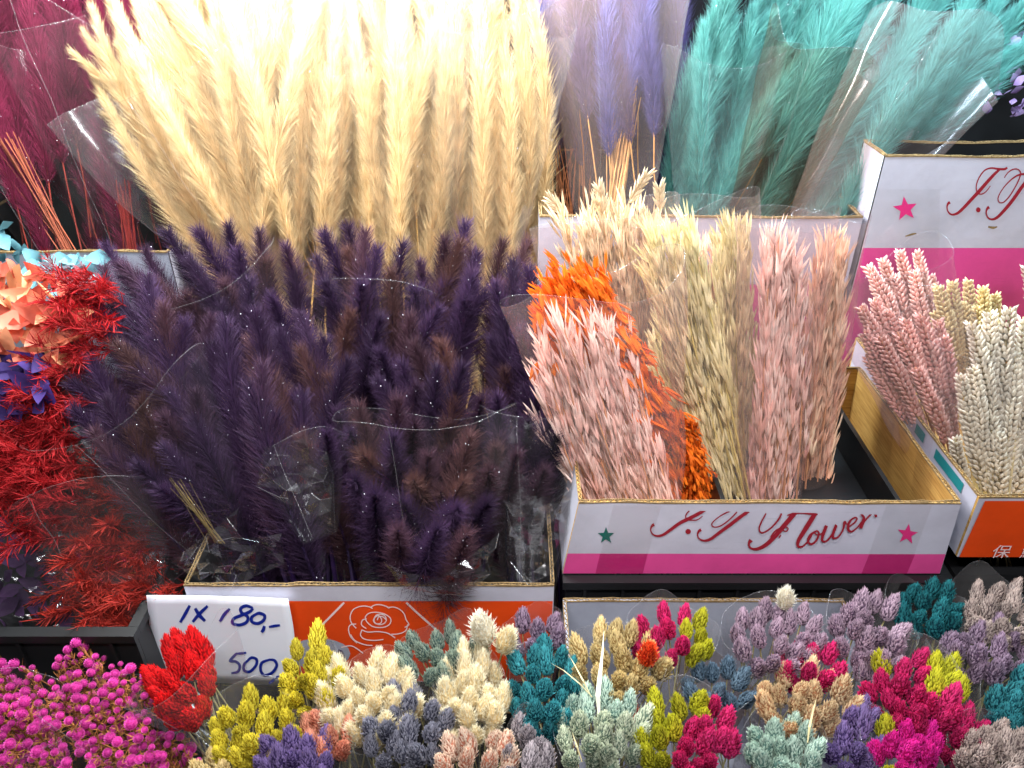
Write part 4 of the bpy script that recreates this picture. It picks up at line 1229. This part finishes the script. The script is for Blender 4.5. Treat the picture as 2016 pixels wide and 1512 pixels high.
o1 = oat_bunch('front pink oat bundle leaning left with white highlights coloured into its tips', (1275, 1080), (1145, 605), 0.735, 0.80, 92, 52, OAT, PK, 32, 230, (0.9, 1.12), fan=0.9)
o2 = oat_bunch('pale green oat bundle leaning left in the middle of the carton', (1470, 1060), (1318, 400), 0.80, 0.87, 40, 50, OAT, GN, 33, 330, (0.9, 1.15), fan=0.6)
o3 = oat_bunch('pink oat bundle standing upright right of the green one', (1515, 1060), (1545, 440), 0.80, 0.86, 42, 48, OAT, PK, 34, 330, (0.9, 1.15), fan=1.0)
o4 = oat_bunch('peach oat bundle at the right beside the black tray', (1578, 1060), (1634, 450), 0.84, 0.90, 28, 40, OAT, PC, 35, 330, (0.9, 1.15), fan=0.8)
sleeve(o1, P(1275, 1060, 0.725), P(1165, 560, 0.79), 0.042, 0.105, M_FILM_PINK, 0.45, 32, 0.015, bulge=0.2, corner=.04)
sleeve(o5, P(1290, 1040, 0.92), P(1190, 420, 0.985), 0.04, 0.1, M_FILM_PINK, 0.4, 31, 0.015, rimwave=.01)
sleeve(o2, P(1465, 1060, 0.79), P(1365, 405, 0.86), 0.03, 0.075, M_FILM_PINK, 0.45, 33, 0.015, rimwave=.02)
sleeve(o3, P(1515, 1060, 0.79), P(1550, 420, 0.85), 0.034, 0.058, M_FILM_PINK, 0.5, 34, 0.02, rimwave=.02)
sleeve(o4, P(1570, 1060, 0.83), P(1635, 430, 0.89), 0.026, 0.046, M_FILM_PINK, 0.5, 35, 0.02, rimwave=.02)
# loose orange husks dangling at the left, bent oat ears standing out of the tan bundle
rh = random.Random(5)
for pts in ([(1068, 640, .80), (1064, 690, .795), (1058, 712, .79)], [(1070, 650, .80), (1078, 690, .795), (1084, 705, .79)]):
    b = MB(); V = [P(*p) for p in pts]; b.tube(V, [0.0005, 0.0005, 0.0004], 4, 1, 0.5)
    dd = (V[-1] - V[-2]).normalized()
    spikelet(b, V[-1], dd, Vector((0, -1, 0)), 0.024, 0.008, 0.9, rh)
    b.obj('hanging_husk', OR, o6)
for (x0, y0), (x1, y1) in (((1225, 420), (1272, 345)), ((1195, 430), (1180, 372)), ((1130, 440), (1085, 395)), ((1300, 430), (1298, 372))):
    A = P(x0, y0, .985); Bq = P(x1, y1, .985); dd = (Bq - A)
    b = MB(); b.tube([A, (A + Bq) / 2, Bq], [0.0006, 0.0005, 0.0003], 4, 1, .5)
    for k in range(9):
        t = 0.25 + 0.75 * k / 9; s_ = 1 if k % 2 else -1
        sd = dd.cross(Vector((0, 1, 0))).normalized()
        spikelet(b, A + dd * t, (dd.normalized() + sd * (0.35 * s_)).normalized(), Vector((0, -1, 0)), 0.02, 0.004, rh.uniform(.5, 1), rh)
    b.obj('oat_ear', TN, o5)

# ------------------------------------------------------------------ wheat in the right carton
def wheat_bunch(label, base, Yb, tips, Yt, mats, seed, scale=(0.95, 1.15)):
    r = random.Random(seed); B = P(base[0], base[1], Yb)
    root = empty('wheat_bunch', B, label, 'dried wheat', 'wheat bundles in the right carton')
    for x, y in tips:
        T = P(x, y, Yt + (700 - y) * 0.0003 + r.uniform(-.012, .012))
        b0 = B + Vector((r.gauss(0, .008), r.gauss(0, .008), 0))
        place('wheat_ear', r.choice(WHEAT), root, T, T - b0, r.uniform(0, 6.28), r.uniform(*scale), mats)
    return root
WP = [fibre(S(220, 124, 112), S(255, 220, 208), 0.25, 0.10), fibre(S(214, 150, 120), S(226, 170, 140), 0.1, 0.2)]
WY = [fibre(S(214, 180, 110), S(252, 236, 186), 0.25, 0.10), fibre(S(214, 180, 120), S(226, 190, 140), 0.1, 0.2)]
WW = [fibre(S(214, 190, 160), S(255, 248, 232), 0.25, 0.08), fibre(S(190, 170, 130), S(216, 200, 160), 0.1, 0.2)]
w1 = wheat_bunch('pink wheat bundle at the back of the right carton', (1890, 1000), 0.93, [(1705, 520), (1735, 505), (1770, 490), (1805, 492), (1720, 560), (1760, 540), (1800, 530), (1830, 540), (1745, 590), (1790, 580)], 0.97, WP, 41)
w2 = wheat_bunch('pink wheat bundle in front, leaning left over the carton side', (1880, 980), 0.82, [(1692, 600), (1720, 585), (1745, 610), (1700, 650), (1730, 660), (1765, 650), (1780, 625), (1810, 615), (1845, 625), (1790, 670), (1825, 665), (1860, 660), (1800, 720), (1835, 720), (1775, 740), (1705, 700)], 0.88, WP, 42)
w3 = wheat_bunch('yellowish cream wheat bundle at the back right', (1950, 1000), 0.93, [(1845, 560), (1875, 550), (1905, 548), (1935, 560), (1960, 575), (1860, 600), (1895, 595), (1925, 600), (1955, 615), (1840, 610)], 0.95, WY, 43)
w4 = wheat_bunch('bleached cream wheat bundle in front at the right edge', (1965, 1060), 0.745, [(1890, 735), (1915, 720), (1945, 760), (1980, 770), (1910, 630), (1950, 610), (1990, 600), (2015, 620), (1930, 690), (1965, 680), (2000, 690), (2030, 700), (1900, 800), (1930, 810), (1965, 850), (2000, 840), (2020, 780), (1880, 860), (2045, 760), (2060, 840)], 0.83, WW, 44, (0.95, 1.15))
w5 = wheat_bunch('greyish wheat bundle cut off by the right edge', (2080, 980), 0.93, [(2020, 520), (2040, 500), (2065, 510), (2030, 580), (2060, 570)], 0.94, [fibre(S(170, 130, 120), S(220, 190, 176), .2, .1), WW[1]], 45)
sleeve(w2, P(1880, 960, 0.80), P(1775, 600, 0.86), 0.03, 0.085, M_FILM_PINK, 0.5, 42, 0.02, corner=.1)
sleeve(w4, P(1965, 1040, 0.735), P(1960, 660, 0.80), 0.035, 0.075, M_FILM, 0.5, 44, 0.02)
sleeve(w1, P(1880, 960, 0.90), P(1770, 520, 0.95), 0.03, 0.07, M_FILM, 0.5, 43, 0.02)

# ------------------------------------------------------------------ front row: seed head bunches
def C2(a, b):
    a = [x * 0.82 for x in a]; b = [min(255, x * 1.05 + 14) for x in b]
    return fibre(S(*a), S(*b), 0.22, 0.16)
RED = C2((168, 8, 14), (226, 22, 26)); YEL = C2((186, 160, 24), (236, 214, 70)); CRW = fibre(S(240, 214, 162), S(255, 248, 224), 0.3, 0.08)
GRT = C2((92, 124, 122), (166, 178, 160)); MAU = C2((110, 84, 112), (176, 150, 172)); TEAL = C2((14, 84, 100), (66, 158, 166))
BEI = C2((190, 152, 92), (236, 208, 152)); MAG = C2((168, 8, 72), (236, 48, 122)); LIM = C2((140, 136, 8), (206, 202, 48))
LIL = C2((122, 96, 122), (196, 168, 184)); DBL = C2((60, 84, 106), (112, 136, 156)); PEA = C2((214, 150, 108), (250, 206, 164))
MINT = C2((128, 152, 132), (222, 226, 200)); SLA = C2((88, 88, 108), (160, 158, 172)); PUR = C2((78, 58, 116), (142, 118, 172))
COR = C2((206, 110, 84), (240, 164, 136)); PPK = C2((236, 150, 120), (254, 214, 194)); GRY = C2((128, 118, 126), (190, 178, 182))
PMI = C2((120, 160, 150), (206, 224, 208)); MCR = C2((140, 120, 120), (206, 186, 176)); ORD = C2((206, 42, 10), (240, 80, 30))
HOT = C2((196, 4, 110), (246, 40, 160)); DTE = C2((8, 70, 84), (40, 128, 134)); WHT = fibre(S(240, 226, 200), S(255, 252, 240), 0.3, 0.06)
GF = 'wrapped seed head bunches in the front row'
STEMS = fibre(S(170, 160, 110), S(200, 190, 140), 0.2, 0.2)

def head_bunch(label, px, py, rx, ry, cols, seed, zc=0.878, dist=26.5, n=30, meshes=None, lean=(0, 0), film_mat=None, scale=(0.80, 1.04), sl=True, rot=0.0, extra=None):
    """cols: one dye, or [(dye, test(u, v))] tried in order; the dome is sampled over the ellipse the photograph shows"""
    r = random.Random(seed); meshes = meshes or HEAD
    C = PZ(px, py, zc); rx *= 0.93; ry *= 0.93
    dn = max(rx, ry) / FOC * 0.77
    B = C + Vector((-lean[0], 0.03 - lean[1], -0.17))
    root = empty('flower_bunch', B, label, 'flowers', GF)
    cr, sr = math.cos(rot), math.sin(rot)
    pts = darts(lambda x, y: x * x + y * y < 1, (-1, -1, 1, 1), dist / max(rx, ry), n * 3, r, 3000) if abs(rx - ry) < 1 else \
        [(x / rx, y / ry) for x, y in darts(lambda x, y: (x / rx) ** 2 + (y / ry) ** 2 < 1, (-rx, -ry, rx, ry), dist, n * 3, r, 3000)]
    for (u, v) in pts[:int(n * 2.2)]:
        x = px + rx * u * cr - ry * v * sr; y = py + rx * u * sr + ry * v * cr + 36
        rr2 = u * u + v * v
        z = zc + 0.020 * (1 - rr2) - 0.016 + r.uniform(-0.006, 0.006)
        H = PZ(x, y, z)
        d = (H - B).normalized(); d = (d + Vector((r.gauss(0, .13), 0.30 + r.gauss(0, .16), 0.2))).normalized()
        c = cols if not isinstance(cols, list) else next(m for m, t in cols if t(u, v))
        place('seed_head', r.choice(meshes), root, H, d, r.uniform(0, 6.28), r.uniform(*scale), [c, STEMS])
    for (x, y, c, s) in (extra or []):
        H = PZ(x, y, zc + 0.02)
        place('seed_head', r.choice(TAIL), root, H, (r.uniform(-.2, .3), -.1, 1), 0, s, [c, STEMS])
    if sl:
        T = C + Vector((0, 0.0, -0.010))
        hw = (rx + 10) * (C - CAM).dot(FWD) / FOC; hd = (ry + 14) * (C - CAM).dot(FWD) / FOC / 0.76
        sleeve(root, B + Vector((0, 0, -0.03)), T, 0.02, hw, film_mat or M_FILM_FRONT, max(0.5, min(1.3, hd / hw)), seed, 0.02, rimwave=0.06, corner=0.10)
    return root

ANY = lambda u, v: True
HB = head_bunch
HB('bright red seed head bunch in a clear cone in front of the price note', 372, 1322, 56, 86, RED, 51, dist=24, n=24, scale=(0.95, 1.2), lean=(-0.05, 0), zc=0.86, sl=False)
rb_ = [o for o in scene.objects if str(o.get('label', '')).startswith('bright red seed head')][0]
sleeve(rb_, PZ(480, 1490, .80), PZ(362, 1318, .882), 0.012, 0.062, M_FILM, 0.9, 51, 0.03, rimwave=0.04, corner=0.25)
HB('yellow seed head bunch right of the price note', 612, 1312, 52, 72, YEL, 52, n=20)
HB('yellow seed head bunch nearer the front, below the other yellow one', 505, 1420, 82, 66, YEL, 53, n=26, zc=.875, rot=-0.3)
HB('cream white fluffy bunch right of the yellow ones', 728, 1365, 88, 78, CRW, 54, n=28, meshes=TAIL)
HB('grey teal seed head bunch under the rose drawing', 868, 1275, 82, 52, [(GRT, ANY)], 55, n=26, zc=.872)
HB('brightest cream bunch with two heads standing out on top', 928, 1355, 64, 98, CRW, 56, n=28, meshes=TAIL, extra=[(957, 1262, WHT, 1.35), (990, 1280, CRW, 1.1)])
HB('small mauve bunch above the teal one', 1050, 1230, 50, 36, MAU, 57, n=12, zc=.868)
HB('deep teal seed head bunch in the middle of the front row', 1068, 1342, 64, 96, TEAL, 58, n=30)
HB('beige seed head bunch with a single orange head', 1212, 1292, 90, 74, BEI, 59, n=34, scale=(0.9, 1.12), extra=[(1270, 1305, ORD, 0.95)])
HB('magenta and lime bunch against the grey back board', 1322, 1232, 84, 50, [(MAG, lambda u, v: u < 0.3), (LIM, ANY)], 60, n=20, zc=.872)
HB('dusty blue bunch dulled by its wrapper', 1410, 1335, 66, 48, DBL, 61, n=16, zc=.862, film_mat=M_FILM_DIM)
HB('lilac grey bunch with one pale head sticking up', 1520, 1235, 92, 62, LIL, 62, n=28, extra=[(1545, 1195, WHT, 0.95)])
HB('lilac bunch right of the one with the pale head', 1706, 1225, 66, 62, LIL, 63, n=22)
HB('hot pink bunch veiled by a pinkish wrapper', 1590, 1292, 62, 42, MAG, 64, n=14, zc=.868, film_mat=M_FILM_PINK)
HB('dark teal bunch at the top right of the front row', 1825, 1180, 72, 44, DTE, 65, n=18, zc=.87)
HB('pale mauve cream bunch at the upper right edge', 1960, 1190, 64, 60, MCR, 66, n=20)
HB('mauve bunch below the pale mauve cream one at the right edge', 1930, 1268, 92, 52, MAU, 67, n=24, zc=.876)
HB('peach seed head bunch in the front row', 1582, 1365, 98, 62, PEA, 68, n=30)
HB('blue lilac bunch tucked right of the peach heads', 1735, 1295, 60, 40, LIL, 69, n=12, zc=.862)
HB('lime and magenta bunch in the middle of the nearest row', 1348, 1432, 96, 78, [(LIM, lambda u, v: u < -0.2 or (v < -0.5 and u < .4)), (MAG, ANY)], 70, n=34, zc=.885)
HB('small orange red bunch between beige and lime heads', 1262, 1395, 42, 34, ORD, 71, n=8, zc=.862)
HB('pale green and cream bunch in the nearest row', 1180, 1425, 84, 78, [(PMI, lambda u, v: v < -0.35), (MINT, ANY)], 72, n=30, zc=.888)
HB('slate grey bunch in the nearest row, below the cream ones', 800, 1415, 82, 84, SLA, 73, n=30, zc=.885)
HB('purple bunch at the bottom edge, left of the coral heads', 592, 1482, 70, 54, PUR, 74, n=20, zc=.885)
HB('coral bunch between the purple and slate heads', 655, 1440, 48, 42, COR, 75, n=12, zc=.874)
HB('pale pink bunch at the bottom edge', 938, 1476, 78, 46, PPK, 76, n=20, zc=.888)
HB('warm grey bunch at the bottom edge, right of the pale pink one', 1036, 1470, 46, 62, GRY, 77, n=14, zc=.882)
HB('pale mint bunch at the bottom edge, below the peach heads', 1540, 1466, 66, 62, PMI, 78, n=20, zc=.888)
HB('magenta bunch with lime heads on its right shoulder', 1800, 1345, 96, 78, [(LIM, lambda u, v: (u > 0.1 and v < 0.2) or (u < -.4 and v < -.5)), (MAG, ANY)], 79, n=34, zc=.885)
HB('violet bunch at the bottom right, left of the pink and lime heads', 1682, 1440, 52, 66, PUR, 80, n=18, zc=.872)
HB('hot pink bunch with lime heads at the bottom right', 1775, 1466, 66, 58, [(LIM, lambda u, v: u < -0.2 and abs(v) > 0.35), (HOT, ANY)], 81, n=20, zc=.887)
HB('deep pink bunch veiled by its wrapper at the lower right', 1880, 1430, 52, 52, MAG, 82, n=14, zc=.868, film_mat=M_FILM_PINK)
HB('teal bunch at the right edge', 1992, 1380, 48, 70, TEAL, 83, n=16, zc=.872)
HB('taupe grey bunch in the bottom right corner', 1962, 1470, 76, 56, MCR, 84, n=22, zc=.886)
HB('cream beige bunch at the bottom edge below the yellow heads', 432, 1506, 46, 30, BEI, 85, n=10, zc=.872)

# front row carton standing under the left bunches
lx0, lx1 = P(420, 1400, .52).x, P(1094, 1200, .62).x
make_box('dark carton in the front row under the yellow and cream bunches', None, lx0, lx1, 0.36, 0.60, 0.565, 0.70, M_GREYW, M_BLACK, M_BLACK)

# ------------------------------------------------------------------ pink globe flowers at the lower left
GLM = [fibre(S(176, 20, 120), S(232, 100, 190), 0.25, 0.22), fibre(S(96, 52, 34), S(196, 130, 70), 0.2, 0.3)]
def globe_bunch(label, poly, n, seed, zc, dist=15, base=None):
    r = random.Random(seed)
    pts = poly_tips(poly, dist, n, seed)
    cx = sum(p[0] for p in pts) / len(pts); cy_ = sum(p[1] for p in pts) / len(pts)
    B = PZ(cx, cy_, zc) + Vector((0, 0.02, -0.2))
    root = empty('flower_bunch', B, label, 'flowers', 'pink globe flower bunches')
    for x, y in pts:
        H = PZ(x, y, zc + r.uniform(-0.045, 0.014))
        d = (H - B).normalized() + Vector((r.gauss(0, .25), r.gauss(0, .25), .3))
        place('globe_flower', r.choice(GLOBE), root, H, d, r.uniform(0, 6.28), r.uniform(0.5, 1.05), GLM)
    for k in range(26):
        x, y = r.choice(pts); T = PZ(x + r.gauss(0, 9), y + r.gauss(0, 9), zc - 0.012)
        place('stalk', STALK[k % 4], root, T, T - B, 0, 0.6, [fibre(S(96, 60, 40), S(140, 90, 54), .1, .3)])
    return root
g1 = globe_bunch('pink globe flower bunch in the middle of the lower left', [(110, 1300), (150, 1265), (220, 1300), (300, 1330), (290, 1430), (320, 1520), (190, 1530), (120, 1420)], 130, 91, .85)
g2 = globe_bunch('pink globe flower bunch cut off by the left edge', [(-40, 1300), (60, 1305), (110, 1350), (110, 1440), (150, 1530), (-40, 1530)], 110, 92, .85)
g3 = globe_bunch('thin pink globe flower bunch below the red cone', [(300, 1440), (360, 1450), (400, 1510), (330, 1530), (300, 1490)], 34, 93, .835, 16)
sleeve(g1, P(210, 1640, .47), PZ(210, 1400, .85), 0.03, 0.062, M_FILM, .9, 91, .03, corner=.2)
sleeve(g2, P(40, 1640, .47), PZ(30, 1410, .85), 0.03, 0.062, M_FILM, .9, 92, .03, corner=.2)

# ------------------------------------------------------------------ filler bundles at the left
R7 = random.Random(17)
REDM = [fibre(S(112, 6, 12), S(176, 26, 32), 0.3, 0.25)]
def fillY(x, y): return 0.99 - (max(y, 480) - 480) / 760.0 * 0.36
rb_base = P(250, 1240, 0.74)
rf = empty('filler_bunch', rb_base, 'scarlet shredded fern bundle spilling down the left side', 'dried flowers', 'filler bundles at the left')
red_poly = [(130, 530), (215, 560), (190, 660), (140, 760), (120, 860), (130, 960), (60, 1070), (0, 960), (-30, 860), (20, 800), (90, 760), (130, 650)]
for x, y in poly_tips(red_poly, 16, 170, 5):
    H = P(x, y, fillY(x, y) - 0.03 + R7.uniform(-.015, .015))
    d = Vector((R7.gauss(-.5, .5), R7.gauss(-.7, .3), R7.gauss(.4, .5)))
    place('fern_sprig', R7.choice(FERN), rf, H - d.normalized() * .04, d, R7.uniform(0, 6.28), R7.uniform(.6, .95), REDM)
REDB = [fibre(S(118, 18, 18), S(176, 50, 36), 0.3, 0.25)]
rf2 = empty('filler_bunch', P(260, 1260, 0.70), 'dull red fern bundle inside the wrinkled clear bag above the black crate', 'dried flowers', 'filler bundles at the left')
for x, y in poly_tips([(130, 900), (200, 940), (260, 1040), (320, 1130), (330, 1225), (220, 1235), (140, 1190), (100, 1050)], 18, 130, 6):
    H = P(x, y, fillY(x, y) + 0.01 + R7.uniform(-.02, .02))
    d = Vector((R7.gauss(-.3, .5), R7.gauss(-.5, .3), R7.gauss(.5, .5)))
    place('fern_sprig', R7.choice(FERN), rf2, H - d.normalized() * .04, d, R7.uniform(0, 6.28), R7.uniform(.6, .95), REDB)
sleeve(rf2, P(270, 1250, .655), P(160, 960, .735), 0.05, 0.10, M_FILM_CRISP, .45, 95, .03, rimwave=.1, crumple=1.0)
for (nm, lab, poly, n, meshes, mats, sc, dd, sd, dep) in (
    ('leaf_bunch', 'salmon and peach leaf bundle at the left edge', [(-30, 540), (70, 520), (150, 590), (160, 680), (110, 740), (-30, 720)], 60, LEAF, [fibre(S(196, 74, 60), S(228, 130, 106), .3, .25, .6, S(232, 168, 122))], (.95, 1.35), 20, 7, -0.03),
    ('leaf_bunch', 'dusty teal leaf bundle above the salmon leaves', [(-30, 455), (30, 450), (60, 500), (190, 505), (180, 590), (80, 590), (-30, 560)], 56, ROUNDLEAF, [fibre(S(58, 106, 120), S(116, 164, 174), .3, .3)], (.8, 1.3), 18, 8, 0.02),
    ('leaf_bunch', 'deep violet leaf bundle below the salmon leaves', [(-30, 700), (90, 700), (100, 790), (40, 820), (-30, 830)], 26, LEAF, [fibre(S(34, 20, 70), S(62, 44, 104), .3, .25)], (.9, 1.2), 20, 9, -0.04),
    ('leaf_bunch', 'dark violet leaf bundle inside the clear bag at the lower left edge', [(-30, 1000), (60, 1030), (110, 1130), (140, 1225), (-30, 1235)], 40, LEAF, [fibre(S(40, 22, 52), S(84, 56, 96), .2, .3)], (.7, 1.0), 24, 10, 0.02)):
    r = random.Random(sd); pts = poly_tips(poly, dd, n, sd)
    root = empty(nm, P(sum(p[0] for p in pts) / len(pts) + 40, max(p[1] for p in pts) + 90, .80), lab, 'dried leaves', 'filler bundles at the left')
    for x, y in pts:
        H = P(x, y, fillY(x, y) + dep + r.uniform(-.012, .012))
        d = Vector((r.gauss(0, .9), r.gauss(-.35, .35), r.gauss(.25, .7))).normalized()
        # the blade faces mostly up and forward
        o = place('leaf', r.choice(meshes), root, H - d * .02, d, 0, r.uniform(*sc), mats)
        zc_ = Vector((r.gauss(0, .35), -0.75, 0.6)); yv = -(zc_ - d * zc_.dot(d)).normalized(); xv = yv.cross(d)
        o.rotation_quaternion = Matrix((xv, yv, d)).transposed().to_quaternion()
    if sd == 10: sleeve(root, P(60, 1260, .66), P(20, 1020, .74), 0.07, 0.11, M_FILM_CRISP, .5, 96, .03, rimwave=.1, crumple=.8)

# loose straw blades standing out of the front bunches
def by_label(t): return [o for o in scene.objects if str(o.get('label', '')).startswith(t)][0]
def blade(root, pts, w, mat):
    b = MB(); V = [Vector(p) for p in pts]
    L = []; n = len(V)
    for i, p in enumerate(V):
        t = i / (n - 1); k = w * (0.35 + 0.65 * math.sin(math.pi * min(1, t * 1.15) ** 0.8)) * (1 - t) ** 0.4 if t < 1 else 0.00005
        L += [p + Vector((k / 2, 0, 0)), p + Vector((0, -k * .3, 0)), p - Vector((k / 2, 0, 0))]
    b.add(L, [(3*i, 3*i+1, 3*i+4, 3*i+3) for i in range(n-1)] + [(3*i+1, 3*i+2, 3*i+5, 3*i+4) for i in range(n-1)], 0, 0.8)
    return b.obj('straw_blade', [mat], root)
SB = fibre(S(206, 200, 160), S(244, 242, 222), 0.3, 0.05)
SB2 = fibre(S(190, 170, 120), S(222, 206, 160), 0.3, 0.05)
mt = by_label('pale green and cream')
blade(mt, [PZ(1180, 1415, .900), PZ(1177, 1370, .915), PZ(1181, 1330, .922), PZ(1186, 1285, .925), PZ(1189, 1240, .925)], 0.0055, SB)
tl = by_label('deep teal seed head')
blade(tl, [PZ(1166, 1372, .905), PZ(1140, 1345, .915), PZ(1110, 1320, .918), PZ(1082, 1304, .92)], 0.0022, SB2)
blade(tl, [PZ(1164, 1372, .905), PZ(1148, 1340, .915), PZ(1132, 1310, .918), PZ(1119, 1288, .92)], 0.0022, SB2)
pe = by_label('peach seed head')
blade(pe, [PZ(1590, 1462, .900), PZ(1594, 1430, .912), PZ(1602, 1395, .918), PZ(1608, 1372, .92)], 0.0030, SB2)
blade(mt, [PZ(1146, 1500, .900), PZ(1136, 1470, .912), PZ(1126, 1440, .918)], 0.0026, SB2)
